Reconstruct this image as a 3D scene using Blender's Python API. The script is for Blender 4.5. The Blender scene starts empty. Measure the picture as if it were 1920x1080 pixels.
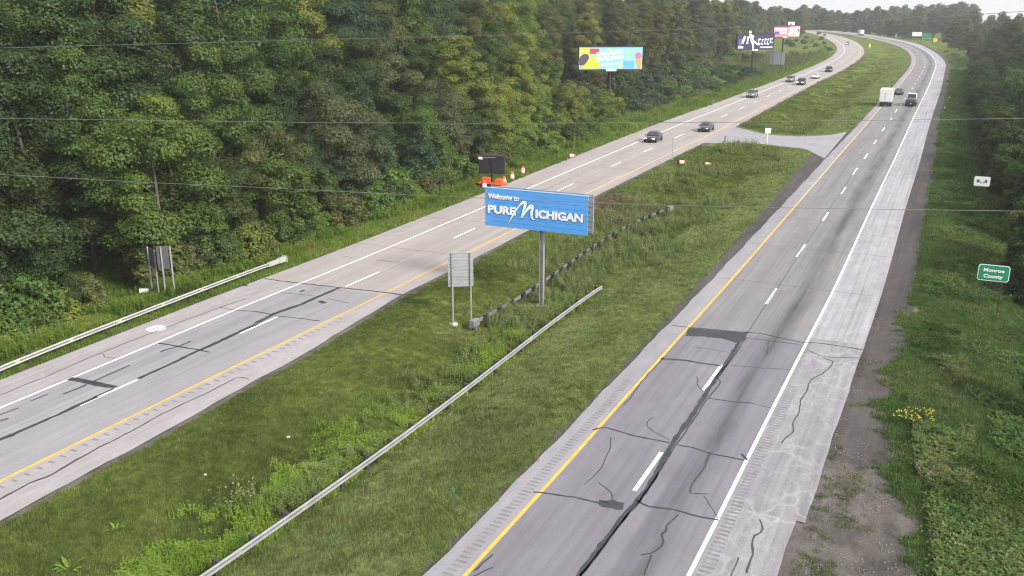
import bpy, math, random
import numpy as np
from mathutils import Vector, Matrix
from mathutils.geometry import tessellate_polygon

SC = bpy.context.scene
COL = SC.collection
random.seed(7)
RNG = np.random.default_rng(11)

# ------------------------------------------------------------------ camera, world, sun, exposure
FPX, HOR, CAMZ = 1700.0, 29.0, 19.3          # focal length in pixels of the 1920 frame, horizon row, camera height
PITCH = math.atan((540 - HOR) / FPX)
cam_d = bpy.data.cameras.new('camera')
cam_d.sensor_width = 36.0
cam_d.lens = FPX / 1920 * 36.0
cam_d.clip_end = 6000
cam_d.clip_start = 0.5
cam = bpy.data.objects.new('camera', cam_d)
COL.objects.link(cam)
cam.location = (0, 0, CAMZ)
cam.rotation_euler = (math.pi / 2 - PITCH, 0, 0)
SC.camera = cam

SUN_EL, SUN_AZ = math.radians(33), math.radians(132)
w = bpy.data.worlds.new('World')
SC.world = w
w.use_nodes = True
wn, wl = w.node_tree.nodes, w.node_tree.links
bg = wn['Background']
sky = wn.new('ShaderNodeTexSky')
sky.sky_type = 'NISHITA'
sky.sun_disc = False
sky.sun_elevation = SUN_EL
sky.sun_rotation = SUN_AZ
sky.air_density = 1.0
sky.dust_density = 5.0
sky.ozone_density = 1.0
hs = wn.new('ShaderNodeHueSaturation')
hs.inputs['Saturation'].default_value = 0.35
wl.new(sky.outputs[0], hs.inputs['Color'])
mxw = wn.new('ShaderNodeMix')
mxw.data_type = 'RGBA'
mxw.inputs[0].default_value = 0.55
wl.new(hs.outputs[0], mxw.inputs[6])
mxw.inputs[7].default_value = (10.6, 10.8, 11.3, 1)      # even cloud cover
wl.new(mxw.outputs[2], bg.inputs[0])
bg.inputs[1].default_value = 0.095

sun_d = bpy.data.lights.new('sun', 'SUN')
sun_d.energy = 3.0
sun_d.angle = math.radians(14)
sun_d.color = (1.0, 0.95, 0.86)
sun = bpy.data.objects.new('sun', sun_d)
COL.objects.link(sun)
sdir = Vector((math.sin(SUN_AZ) * math.cos(SUN_EL), math.cos(SUN_AZ) * math.cos(SUN_EL), math.sin(SUN_EL)))
sun.rotation_euler = sdir.to_track_quat('Z', 'Y').to_euler()
sun.location = (80, -40, 90)

SC.render.engine = 'CYCLES'
SC.view_settings.view_transform = 'Standard'
SC.view_settings.look = 'None'
SC.view_settings.exposure = 0.68
SC.view_settings.gamma = 1.0
SC.view_settings.use_curve_mapping = False
SC.cycles.use_denoising = True
SC.cycles.filter_width = 1.1
SC.cycles.max_bounces = 5
SC.cycles.diffuse_bounces = 2
SC.cycles.glossy_bounces = 2
SC.cycles.transmission_bounces = 3
SC.cycles.transparent_max_bounces = 4
SC.cycles.volume_bounces = 0
SC.cycles.caustics_reflective = False
SC.cycles.caustics_refractive = False

# ------------------------------------------------------------------ terrain profile and pixel-to-ground survey
EK = np.array([(-500, 0), (180, 0), (300, .7), (400, 1.5), (500, 3), (600, 4.7), (800, 7.4), (1100, 9.2), (1600, 10.5), (4000, 10.5)], float)
_ye = np.arange(-500, 4000, 5.0)
_ze = np.interp(_ye, EK[:, 0], EK[:, 1])
_k = np.exp(-0.5 * (np.arange(-12, 13) * 5 / 25.0) ** 2); _k /= _k.sum()
_ze = np.convolve(np.pad(_ze, 12, mode='edge'), _k, mode='valid')
def elev(y): return np.interp(y, _ye, _ze)

CP, SP = math.cos(PITCH), math.sin(PITCH)
TS = np.geomspace(18, 2600, 900)
def ray(px, py):
    x = (px - 960) / FPX; y = -(py - 540) / FPX
    return np.array([x, CP + y * SP, -SP + y * CP])
def survey(px, py, fn, dz=0.0):
    d = ray(px, py)
    P = TS[:, None] * d[None, :]; P[:, 2] += CAMZ
    g = P[:, 2] - fn(P[:, 0], P[:, 1]) - dz
    i = int(np.argmax(g < 0))
    if g[i] >= 0: i = len(TS) - 1
    t = TS[i - 1] + (TS[i] - TS[i - 1]) * g[i - 1] / (g[i - 1] - g[i])
    return Vector((t * d[0], t * d[1], CAMZ + t * d[2]))
def GE(px, py, dz=0.0): return survey(px, py, lambda x, y: elev(y), dz)

RY = [(870,1080),(1000,940),(1250,658),(1358,540),(1497,380),(1573,291.7),(1630,226.7),(1648,205),(1688,158),(1702.5,140),(1712.5,127.5),(1716.5,116.7),(1716,106.7),(1710,98),(1700,90),(1680,82.5),(1656,76),(1620,69.7),(1594,64.8)]
RW = [(1290,1080),(1400,860),(1495,675),(1565,540),(1637.5,380),(1676.7,300),(1710,225),(1727.5,190),(1741,162.5),(1753,130),(1756.7,121),(1753,111.7),(1745,101),(1728,90.5),(1712,83),(1695,77),(1680,73),(1650,67.2),(1620,63),(1594,60)]
LW = [(0,765),(150,702.5),(300,640),(480,564.5),(630,505),(780,442.5),(910,387.5),(980,357.5),(1110,302.5),(1240,247.5),(1290,227),(1395,185.6),(1467.5,155.8),(1503,141.7),(1534,128.5),(1556,118.2),(1573,109),(1583,100),(1586,91.5),(1580,83),(1571,76.7),(1556,70.5),(1541.7,65.6),(1526,61.5)]
LY = [(0,901),(145,830),(300,752),(480,667),(557.5,630),(720,550),(840,491),(960,431.5),(1097,364),(1193,317.5),(1280,276),(1377.5,229),(1427.5,202.5),(1480,176),(1503,164),(1536,148),(1565,135),(1585,123.5),(1601.7,113.5),(1613,104),(1616,95),(1611.7,86.7),(1601.7,78.5),(1585,72),(1568,67),(1553,63.5)]

def resample(P, step):
    d = np.r_[0, np.cumsum(np.linalg.norm(np.diff(P, axis=0), axis=1))]
    s = np.arange(0, d[-1], step)
    return np.c_[np.interp(s, d, P[:, 0]), np.interp(s, d, P[:, 1])]
def smooth_line(px_pts, back, fwd):
    P = np.array([GE(*p)[:2] for p in px_pts])
    a = P[0] - (P[2] - P[0]) / np.linalg.norm(P[2] - P[0]) * back
    t = (P[-1] - P[-2]) / np.linalg.norm(P[-1] - P[-2])
    ext = [P[-1] + t * fwd * k / 6 + np.array([-t[1], t[0]]) * fwd * 0.03 * (k / 6) ** 2 * 6 for k in range(1, 7)]
    P = np.vstack([a, P, ext])
    Q = resample(P, 2.0)
    for it in range(2):
        sig = np.clip(Q[:, 1] * 0.045, 3, 24)
        R = Q.copy()
        for i in range(len(Q)):
            n = int(2.2 * sig[i] / 2) + 1
            n = min(n, i, len(Q) - 1 - i)
            if n < 1: continue
            k = np.exp(-0.5 * (np.arange(-n, n + 1) * 2 / sig[i]) ** 2); k /= k.sum()
            R[i] = k @ Q[i - n:i + n + 1]
        Q = R
    return resample(Q, 2.0)

class Carriageway:
    """a road laid out from its reference edge line; s runs along it, a is metres to the right of that line"""
    def __init__(self, ref_px, oth_px, back, fwd):
        self.P = smooth_line(ref_px, back, fwd)
        O = smooth_line(oth_px, back, fwd)
        T = np.gradient(self.P, axis=0); T /= np.linalg.norm(T, axis=1)[:, None]
        self.T = T; self.N = np.c_[T[:, 1], -T[:, 0]]
        wd = np.array([np.min(np.linalg.norm(O - p, axis=1)) for p in self.P])
        wd = np.clip(wd, 6.7, 9.0)
        k = np.ones(9) / 9
        self.W = np.convolve(np.pad(wd, 4, mode='edge'), k, mode='valid') / 7.32
        self.S = np.arange(len(self.P)) * 2.0
        self.L = self.S[-1]
    def pt(self, s, a, dz=0.0):
        x = np.interp(s, self.S, self.P[:, 0]); y = np.interp(s, self.S, self.P[:, 1])
        nx = np.interp(s, self.S, self.N[:, 0]); ny = np.interp(s, self.S, self.N[:, 1])
        w_ = np.interp(s, self.S, self.W)
        return Vector((x + nx * a * w_, y + ny * a * w_, elev(y + ny * a * w_) + dz))
    def tan(self, s):
        return Vector((np.interp(s, self.S, self.T[:, 0]), np.interp(s, self.S, self.T[:, 1]), 0)).normalized()
    def coords(self, x, y):
        x = np.atleast_1d(np.asarray(x, float)); y = np.atleast_1d(np.asarray(y, float))
        s = np.empty(len(x)); a = np.empty(len(x))
        for c in range(0, len(x), 4000):
            q = np.c_[x[c:c + 4000], y[c:c + 4000]]
            D = (q[:, 0:1] - self.P[None, :, 0]) ** 2 + (q[:, 1:2] - self.P[None, :, 1]) ** 2
            i = np.argmin(D, axis=1)
            v = q - self.P[i]
            s[c:c + 4000] = self.S[i] + (v * self.T[i]).sum(1)
            lat = (v * self.N[i]).sum(1)
            a[c:c + 4000] = np.sign(lat) * np.sqrt(D[np.arange(len(i)), i]).clip(np.abs(lat)) / self.W[i]
        return s, a
    def s_at(self, px, py):
        p = GE(px, py); return float(self.coords(p.x, p.y)[0][0])

RR = Carriageway(RY, RW, 70, 120)
LR = Carriageway(LW, LY, 90, 120)
R_LEFT, R_RIGHT = -1.35, 7.32 + 3.25
L_LEFT = -3.55
SJR = RR.s_at(1385, 625)
SJL = LR.s_at(620, 539)
def l_right(s):        # median shoulder edge of the left road: wide near the camera, narrow on the concrete
    return 7.32 + np.interp(s, [SJL - 26, SJL - 12, SJL, SJL + 10], [3.0, 2.4, 1.35, 1.45])
pc = GE(1455, 262)
SCROSS = float(RR.coords(pc.x, pc.y)[0][0])

def sstep(x, a, b):
    t = np.clip((x - a) / (b - a), 0, 1); return t * t * (3 - 2 * t)
def terr(x, y):
    x = np.atleast_1d(np.asarray(x, float)); y = np.atleast_1d(np.asarray(y, float))
    sr, ar = RR.coords(x, y); sl, al = LR.coords(x, y)
    dm_r = R_LEFT - ar; dm_l = al - l_right(sl)
    dr = ar - R_RIGHT; dl = L_LEFT - al
    off = np.zeros(len(x))
    med = (dm_r > 0) & (dm_l > 0)
    m = np.minimum(dm_r, dm_l)
    fade = sstep(np.abs(sr - SCROSS), 10, 34)
    off = np.where(med, -0.95 * sstep(m, 1.8, 8.5) * fade, off)
    right = (dr > 0) & (dm_l > 0)
    off = np.where(right, -2.6 * sstep(dr, 3.2, 15), off)
    left = (dl > 0) & (dm_r > 0)
    off = np.where(left, -1.8 * sstep(dl, 3.0, 13), off)
    far = np.where(med, m, np.where(right, dr, np.where(left, dl, 0)))
    bump = 0.10 * np.sin(x * .9 + 1.3 * np.sin(y * .37)) * np.sin(y * .7 + 1.1 * np.sin(x * .31))
    off = off + bump * sstep(far, 3.0, 7.0) * np.where(med, fade, 1)
    return elev(y) + off - 0.06 - 0.1 * (far <= 0.15)
def tz(x, y): return float(terr(x, y)[0])
def G(px, py, dz=0.0): return survey(px, py, terr, dz)

# ------------------------------------------------------------------ object helpers
def link(o):
    COL.objects.link(o); return o
def tag(o, label=None, cat=None, group=None, kind=None):
    if label: o['label'] = label
    if cat: o['category'] = cat
    if group: o['group'] = group
    if kind: o['kind'] = kind
    return o
def thing(name, label, cat, loc=(0, 0, 0), rz=0.0, group=None):
    o = bpy.data.objects.new(name, None); link(o)
    o.empty_display_size = 0.3
    o.location = loc; o.rotation_euler = (0, 0, rz)
    return tag(o, label, cat, group)
def copy_tree(o, parent=None):
    c = o.copy(); link(c)
    if parent is not None: c.parent = parent
    for ch in list(o.children): copy_tree(ch, c)
    return c

class MB:
    def __init__(self): self.v = []; self.f = []; self.m = []; self.mi = 0
    def add(self, vs, fs):
        b = len(self.v); self.v += [tuple(p) for p in vs]
        self.f += [tuple(i + b for i in f) for f in fs]; self.m += [self.mi] * len(fs)
    def box(self, c, s, M=None, bev=0.0):
        hx, hy, hz = s[0] / 2, s[1] / 2, s[2] / 2
        if bev <= 0:
            vs = [Vector((x * hx, y * hy, z * hz)) for z in (-1, 1) for y in (-1, 1) for x in (-1, 1)]
            fs = [(0,2,3,1),(4,5,7,6),(0,1,5,4),(2,6,7,3),(0,4,6,2),(1,3,7,5)]
        else:
            b = min(bev, hx * .9, hy * .9, hz * .9); vs = []
            for (z, i) in ((-hz, b), (-hz + b, 0), (hz - b, 0), (hz, b)):
                X, Y = hx - i, hy - i
                for (x, y) in ((-X + b, -Y), (X - b, -Y), (X, -Y + b), (X, Y - b), (X - b, Y), (-X + b, Y), (-X, Y - b), (-X, -Y + b)):
                    vs.append(Vector((x, y, z)))
            fs = [tuple(range(7, -1, -1)), tuple(range(24, 32))]
            for k in range(3):
                for j in range(8):
                    fs.append((k * 8 + j, k * 8 + (j + 1) % 8, k * 8 + 8 + (j + 1) % 8, k * 8 + 8 + j))
        if M is not None: vs = [M @ p for p in vs]
        c = Vector(c); self.add([p + c for p in vs], fs); return self
    def tube(self, pts, r, n=6, cap=True):
        pts = [Vector(p) for p in pts]
        rs = r if isinstance(r, (list, tuple)) else [r] * len(pts)
        vs = []
        for i, p in enumerate(pts):
            t = (pts[min(i + 1, len(pts) - 1)] - pts[max(i - 1, 0)]).normalized()
            u = t.cross(Vector((0, 0, 1)))
            if u.length < .05: u = t.cross(Vector((0, 1, 0)))
            u.normalize(); v = u.cross(t)
            for k in range(n):
                a = 2 * math.pi * k / n
                vs.append(p + (u * math.cos(a) + v * math.sin(a)) * rs[i])
        fs = []
        for i in range(len(pts) - 1):
            for k in range(n):
                fs.append((i * n + k, i * n + (k + 1) % n, (i + 1) * n + (k + 1) % n, (i + 1) * n + k))
        if cap:
            fs.append(tuple(range(n - 1, -1, -1))); fs.append(tuple(range((len(pts) - 1) * n, len(pts) * n)))
        self.add(vs, fs); return self
    def lathe(self, prof, n=12, c=(0, 0, 0)):
        vs = []; c = Vector(c)
        for (r, z) in prof:
            for k in range(n):
                a = 2 * math.pi * k / n; vs.append(c + Vector((r * math.cos(a), r * math.sin(a), z)))
        fs = [(i * n + k, i * n + (k + 1) % n, (i + 1) * n + (k + 1) % n, (i + 1) * n + k) for i in range(len(prof) - 1) for k in range(n)]
        fs.append(tuple(range(n - 1, -1, -1))); fs.append(tuple(range((len(prof) - 1) * n, len(prof) * n)))
        self.add(vs, fs); return self
    def loft(self, rings, cap=True):
        n = len(rings[0]); vs = [p for r in rings for p in r]
        fs = [(i * n + k, i * n + (k + 1) % n, (i + 1) * n + (k + 1) % n, (i + 1) * n + k) for i in range(len(rings) - 1) for k in range(n)]
        if cap:
            fs.append(tuple(range(n - 1, -1, -1))); fs.append(tuple(range((len(rings) - 1) * n, len(rings) * n)))
        self.add(vs, fs); return self
    def prism(self, poly, y0, y1):          # outline in the local x-z plane, extruded along y
        n = len(poly)
        vs = [(p[0], y0, p[1]) for p in poly] + [(p[0], y1, p[1]) for p in poly]
        fs = [(k, (k + 1) % n, n + (k + 1) % n, n + k) for k in range(n)]
        for t in tessellate_polygon([[Vector((p[0], p[1], 0)) for p in poly]]):
            fs.append(tuple(t)); fs.append(tuple(n + i for i in reversed(t)))
        self.add(vs, fs); return self
    def mesh(self, name, mats, smooth=False):
        me = bpy.data.meshes.new(name); me.from_pydata(self.v, [], self.f)
        for m in (mats if isinstance(mats, (list, tuple)) else [mats]): me.materials.append(m)
        if isinstance(mats, (list, tuple)) and len(mats) > 1: me.polygons.foreach_set('material_index', self.m)
        if smooth: me.polygons.foreach_set('use_smooth', [True] * len(me.polygons))
        me.update(); return me
    def build(self, name, mats, parent=None, smooth=False):
        o = bpy.data.objects.new(name, self.mesh(name, mats, smooth)); link(o)
        if parent is not None: o.parent = parent
        return o
def MObj(name, me, parent=None, loc=None):
    o = bpy.data.objects.new(name, me); link(o)
    if parent is not None: o.parent = parent
    if loc is not None: o.location = loc
    return o
def RZ(a): return Matrix.Rotation(a, 3, 'Z')

# ------------------------------------------------------------------ materials
def nt(name):
    m = bpy.data.materials.new(name); m.use_nodes = True
    n, l = m.node_tree.nodes, m.node_tree.links
    return m, n, l, n['Principled BSDF']
def noise(n, l, vec, scale, detail=4, rough=.6, dist=0.0):
    t = n.new('ShaderNodeTexNoise'); t.inputs['Scale'].default_value = scale; t.inputs['Detail'].default_value = detail
    t.inputs['Roughness'].default_value = rough; t.inputs['Distortion'].default_value = dist
    if vec is not None: l.new(vec, t.inputs['Vector'])
    return t.outputs['Fac']
def ramp(n, l, fac, stops):
    r = n.new('ShaderNodeValToRGB'); e = r.color_ramp.elements
    while len(e) < len(stops): e.new(.5)
    for i, (p, c) in enumerate(stops):
        e[i].position = p; e[i].color = (c[0], c[1], c[2], 1) if isinstance(c, (tuple, list)) else (c, c, c, 1)
    l.new(fac, r.inputs[0]); return r.outputs[0]
def mix(n, l, fac, a, b, typ='MIX'):
    x = n.new('ShaderNodeMix'); x.data_type = 'RGBA'; x.blend_type = typ
    for sock, v in ((x.inputs[0], fac), (x.inputs[6], a), (x.inputs[7], b)):
        if hasattr(v, 'is_output'): l.new(v, sock)
        elif isinstance(v, (tuple, list)): sock.default_value = (*v[:3], 1)
        else: sock.default_value = v
    return x.outputs[2]
def math_(n, l, op, a, b=0.0):
    x = n.new('ShaderNodeMath'); x.operation = op
    for i, v in enumerate((a, b)):
        if hasattr(v, 'is_output'): l.new(v, x.inputs[i])
        else: x.inputs[i].default_value = v
    return x.outputs[0]
def bump(n, l, b, h, strength=.4, dist=.05):
    x = n.new('ShaderNodeBump'); x.inputs['Strength'].default_value = strength; x.inputs['Distance'].default_value = dist
    l.new(h, x.inputs['Height']); l.new(x.outputs[0], b.inputs['Normal'])
def scaled(n, l, vec, s):
    x = n.new('ShaderNodeMapping'); x.inputs['Scale'].default_value = s; l.new(vec, x.inputs['Vector']); return x.outputs[0]
def plain(name, c, rough=.6, var=.12, scale=3.0, metal=0.0, spec=.5, bmp=0.0, coat=0.0, emit=None):
    m, n, l, b = nt(name)
    tc = n.new('ShaderNodeTexCoord').outputs['Object']
    f = noise(n, l, tc, scale, 5)
    lo = tuple(x * (1 - var) for x in c); hi = tuple(min(1, x * (1 + var)) for x in c)
    l.new(ramp(n, l, f, [(.3, lo), (.7, hi)]), b.inputs['Base Color'])
    b.inputs['Roughness'].default_value = rough; b.inputs['Metallic'].default_value = metal
    b.inputs['Specular IOR Level'].default_value = spec; b.inputs['Coat Weight'].default_value = coat
    if bmp: bump(n, l, b, noise(n, l, tc, scale * 6, 4), bmp, .02)
    if emit:
        b.inputs['Emission Color'].default_value = (*c, 1); b.inputs['Emission Strength'].default_value = emit
    return m

def road_mat(name, base, tint2, streak=0.25, oil=None, crack=0.0, fine=.25, patch=.15):
    """pavement: u = metres across, v = metres along"""
    m, n, l, b = nt(name)
    uv = n.new('ShaderNodeTexCoord').outputs['UV']
    big = noise(n, l, scaled(n, l, uv, (.35, .06, 1)), 1.0, 5, .65)
    col = ramp(n, l, big, [(.3, base), (.72, tint2)])
    st = noise(n, l, scaled(n, l, uv, (3.2, .035, 1)), 1.0, 4, .6)
    col = mix(n, l, streak, col, ramp(n, l, st, [(.3, .55), (.5, 1.0), (.7, 1.25)]), 'MULTIPLY')
    pt = noise(n, l, scaled(n, l, uv, (.9, .5, 1)), 1.0, 6, .7)
    col = mix(n, l, patch, col, ramp(n, l, pt, [(.35, .5), (.55, 1.0), (.75, 1.5)]), 'MULTIPLY')
    fi = noise(n, l, uv, 9.0, 6, .8)
    col = mix(n, l, fine, col, ramp(n, l, fi, [(.3, .5), (.7, 1.4)]), 'MULTIPLY')
    if oil:
        sx = n.new('ShaderNodeSeparateXYZ'); l.new(uv, sx.inputs[0])
        for (c, wd, k) in oil:
            wob = math_(n, l, 'MULTIPLY', math_(n, l, 'SUBTRACT', noise(n, l, scaled(n, l, uv, (0.0, .05, 1)), 1.0, 3), .5), .9)
            d = math_(n, l, 'ABSOLUTE', math_(n, l, 'SUBTRACT', math_(n, l, 'ADD', sx.outputs[0], wob), c))
            f = ramp(n, l, math_(n, l, 'DIVIDE', d, wd), [(0.0, 1.0), (1.0, 0.0)])
            f = math_(n, l, 'MULTIPLY', f, ramp(n, l, noise(n, l, scaled(n, l, uv, (1.2, .09, 1)), 1.0, 4), [(.3, .25), (.65, 1.0)]))
            f = math_(n, l, 'MULTIPLY', f, k)
            col = mix(n, l, f, col, (.035, .034, .033))
    if crack:
        vo = n.new('ShaderNodeTexVoronoi'); vo.feature = 'DISTANCE_TO_EDGE'; vo.inputs['Scale'].default_value = 1.0
        wp = n.new('ShaderNodeVectorMath'); wp.operation = 'ADD'
        nz = n.new('ShaderNodeTexNoise'); nz.inputs['Scale'].default_value = .9; nz.inputs['Detail'].default_value = 5; l.new(uv, nz.inputs['Vector'])
        l.new(scaled(n, l, uv, (1.1, .6, 1)), wp.inputs[0]); l.new(nz.outputs['Color'], wp.inputs[1]); l.new(wp.outputs[0], vo.inputs['Vector'])
        e = ramp(n, l, vo.outputs['Distance'], [(0.0, 1.0), (.05, .5), (.12, 0.0)])
        e = math_(n, l, 'MULTIPLY', e, ramp(n, l, noise(n, l, uv, .35, 4), [(.42, 0.0), (.6, 1.0)]))
        col = mix(n, l, math_(n, l, 'MULTIPLY', e, crack), col, (.55, .54, .55))
    l.new(col, b.inputs['Base Color'])
    b.inputs['Roughness'].default_value = .85; b.inputs['Specular IOR Level'].default_value = .25
    bump(n, l, b, fi, .35, .01)
    return m

M = {}
M['asphalt_r'] = road_mat('asphalt', (.165, .155, .178), (.222, .211, .237), .30, [(5.5, .9, .75)], 0, .22, .16)
M['concrete_r'] = road_mat('worn_concrete', (.19, .18, .185), (.255, .242, .247), .34, [(5.5, 1.05, .75), (1.9, .8, .12)], 0, .22, .16)
M['asphalt_l'] = road_mat('pale_asphalt', (.245, .236, .25), (.305, .293, .308), .28, [(2.0, .8, .14)], 0, .22, .14)
M['concrete_l'] = road_mat('pale_concrete', (.30, .270, .260), (.372, .338, .324), .28, [(1.9, .7, .10), (5.4, .7, .12)], 0, .22, .14)
M['shoulder_r'] = road_mat('shoulder_concrete', (.225, .216, .234), (.30, .288, .308), .42, None, .26, .5, .24)
M['shoulder_far'] = road_mat('pale_shoulder_concrete', (.29, .28, .305), (.39, .378, .41), .55, None, .12, .4, .24)
M['shoulder_rn'] = road_mat('inner_shoulder', (.25, .24, .26), (.32, .305, .325), .2, None, 0, .28, .2)
M['shoulder_l'] = road_mat('pinkish_shoulder', (.305, .282, .286), (.37, .344, .347), .25, None, .12, .25, .2)
M['gravel'] = road_mat('dark_gravel', (.048, .042, .040), (.105, .092, .087), .45, None, 0, .65, .4)
M['gravel_pale'] = road_mat('dusty_gravel', (.075, .066, .060), (.175, .155, .142), .2, None, 0, .8, .9)
M['crossover'] = road_mat('crossover_asphalt', (.27, .26, .285), (.34, .33, .355), .25, None, 0, .25, .2)
M['seal'] = plain('crack_sealant', (.036, .035, .042), .7, .35, 1.2)
M['seal_thin'] = plain('crack_line', (.055, .053, .06), .8, .35, 1.5)
M['rumble'] = plain('rumble_groove', (.19, .182, .20), .9, .3, 2.0)
M['white_paint'] = plain('white_road_paint', (.78, .77, .79), .6, .16, 2.2)
M['yellow_paint'] = plain('yellow_road_paint', (.70, .40, .065), .6, .18, 1.6)
M['yellow_worn'] = plain('worn_yellow_paint', (.68, .47, .17), .65, .2, 1.0)

def leaf_mat(name, trans=.24):
    m = bpy.data.materials.new(name); m.use_nodes = True
    n, l = m.node_tree.nodes, m.node_tree.links
    for x in list(n): n.remove(x)
    oi = n.new('ShaderNodeObjectInfo'); ge = n.new('ShaderNodeNewGeometry')
    tc = n.new('ShaderNodeTexCoord').outputs['Object']
    v = ramp(n, l, ge.outputs['Random Per Island'], [(0, .78), (1, 1.24)])
    c = mix(n, l, 1.0, oi.outputs['Color'], v, 'MULTIPLY')
    cl = noise(n, l, tc, .55, 3)
    c = mix(n, l, 1.0, c, ramp(n, l, cl, [(.3, (.78, .80, .92)), (.5, (1, 1, 1)), (.72, (1.5, 1.28, .95))]), 'MULTIPLY')
    d = n.new('ShaderNodeBsdfDiffuse'); t = n.new('ShaderNodeBsdfTranslucent'); g = n.new('ShaderNodeBsdfGlossy')
    g.inputs['Roughness'].default_value = .5; g.inputs['Color'].default_value = (.9, .95, 1, 1)
    l.new(c, d.inputs['Color']); l.new(mix(n, l, 1.0, c, (1.25, 1.2, .6), 'MULTIPLY'), t.inputs['Color'])
    a = n.new('ShaderNodeMixShader'); a.inputs[0].default_value = trans; l.new(d.outputs[0], a.inputs[1]); l.new(t.outputs[0], a.inputs[2])
    b = n.new('ShaderNodeMixShader'); b.inputs[0].default_value = .015; l.new(a.outputs[0], b.inputs[1]); l.new(g.outputs[0], b.inputs[2])
    o = n.new('ShaderNodeOutputMaterial'); l.new(b.outputs[0], o.inputs[0])
    return m
M['leaf'] = leaf_mat('leaves')
M['bark'] = plain('bark', (.10, .085, .07), .9, .3, 4.0, bmp=.4)

def grass_mat(name, cols, scale=.12, trans=.25):
    """blades coloured by where they grow: patches of green, olive and straw"""
    m = bpy.data.materials.new(name); m.use_nodes = True
    n, l = m.node_tree.nodes, m.node_tree.links
    for x in list(n): n.remove(x)
    ge = n.new('ShaderNodeNewGeometry')
    f = noise(n, l, ge.outputs['Position'], scale, 6, .65, .4)
    c = ramp(n, l, f, [(.30, cols[0]), (.45, cols[1]), (.57, cols[2]), (.70, cols[3])])
    f2 = noise(n, l, ge.outputs['Position'], 1.9, 5, .75)
    c = mix(n, l, .75, c, ramp(n, l, f2, [(.3, .45), (.5, 1.0), (.7, 1.55)]), 'MULTIPLY')
    c = mix(n, l, .8, c, ramp(n, l, ge.outputs['Random Per Island'], [(0, .6), (1, 1.45)]), 'MULTIPLY')
    d = n.new('ShaderNodeBsdfDiffuse'); t = n.new('ShaderNodeBsdfTranslucent')
    l.new(c, d.inputs['Color']); l.new(c, t.inputs['Color'])
    a = n.new('ShaderNodeMixShader'); a.inputs[0].default_value = trans; l.new(d.outputs[0], a.inputs[1]); l.new(t.outputs[0], a.inputs[2])
    o = n.new('ShaderNodeOutputMaterial'); l.new(a.outputs[0], o.inputs[0])
    return m
GR = [(.080, .104, .032), (.115, .153, .041), (.155, .200, .053), (.212, .205, .086)]
M['ground'] = grass_mat('turf_ground', [tuple(x * .8 for x in c) for c in GR], .12, .0)
M['grass'] = grass_mat('grass_blades', GR, .12)
M['grass_r'] = grass_mat('shaded_verge_grass', [(.060, .102, .034), (.082, .142, .042), (.118, .168, .054), (.152, .158, .064)], .16)
M['grass_l'] = grass_mat('lush_verge_grass', [(.085, .14, .026), (.125, .195, .034), (.165, .235, .045), (.21, .23, .065)], .15)
M['grass_pale'] = grass_mat('pale_mown_grass', [(.140, .180, .068), (.182, .232, .084), (.228, .275, .104), (.275, .288, .138)], .14)
M['weed_bright'] = grass_mat('bright_weeds', [(.125, .20, .032), (.18, .275, .042), (.22, .31, .052), (.26, .31, .085)], .3)
M['weed_olive'] = grass_mat('olive_weeds', [(.07, .095, .03), (.10, .13, .045), (.15, .165, .07), (.21, .20, .11)], .35)
M['weed_pale'] = grass_mat('pale_olive_weeds', [(.105, .150, .050), (.140, .190, .062), (.175, .215, .080), (.23, .245, .12)], .35)
M['weed_dark'] = grass_mat('dark_weeds', [(.03, .055, .018), (.05, .085, .022), (.075, .10, .03), (.10, .10, .045)], .3)
M['weed_dry'] = grass_mat('dry_weeds', [(.12, .09, .06), (.17, .125, .085), (.21, .165, .11), (.25, .21, .14)], .4)
M['seed'] = plain('pale_seed_heads', (.33, .30, .20), .9, .25, 8)
M['yellow_flower'] = plain('yellow_flowers', (.66, .52, .05), .8, .2, 8)

M['galv'] = plain('galvanised_steel', (.33, .335, .34), .5, .2, 1.3, .3)
M['galv_old'] = plain('weathered_galvanised_steel', (.21, .21, .208), .6, .25, 2.0, .25)
M['rail_new'] = plain('pale_galvanised_rail', (.42, .43, .39), .5, .15, 1.0, .2)
M['web_shade'] = plain('shade_toned_steel_web', (.15, .15, .155), .7, .4, 1.5, .1)  # darker steel: the shade in the rail's valley, painted into its colour
M['rust'] = plain('rusty_steel', (.28, .19, .11), .8, .35, 5)
M['wood_post'] = plain('weathered_wood', (.042, .038, .034), .9, .35, 3, bmp=.5)
M['sign_back'] = plain('aluminium_sign_back', (.40, .41, .44), .5, .10, 1.5, .35)
M['pale_back'] = plain('pale_sign_back', (.62, .64, .70), .5, .08, 1.5, .1)
M['sign_dark'] = plain('dark_sign_back', (.085, .08, .09), .6, .2, 2)
M['blue'] = plain('sky_blue_sign_sheeting', (.085, .325, .76), .45, .06, .8)
M['blue_edge'] = plain('pale_blue_edge_trim', (.33, .52, .86), .4, .08, 1)
M['white'] = plain('white_sheeting', (.80, .80, .80), .5, .05, 2)
M['pale_cyan'] = plain('pale_cyan_lettering', (.70, .86, .90), .5, .04, 2)
M['navy_outline'] = plain('dark_letter_outline', (.03, .07, .16), .5, .1, 2)
M['green'] = plain('green_sign_sheeting', (.010, .235, .115), .45, .06, 1)
M['teal'] = plain('teal_print', (.05, .16, .19), .5, .1, 2)
M['black'] = plain('black_plastic', (.012, .012, .015), .5, .2, 3)
M['board'] = plain('dark_message_face', (.022, .02, .028), .55, .2, 2)
M['orange'] = plain('orange_paint', (.72, .10, .022), .5, .12, 2)
M['orange_drum'] = plain('orange_drum_plastic', (.70, .14, .03), .5, .12, 2)
M['tyre'] = plain('tyre_rubber', (.02, .02, .02), .85, .2, 5)
M['rim'] = plain('wheel_alloy', (.35, .35, .36), .35, .1, 4, .7)
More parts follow.
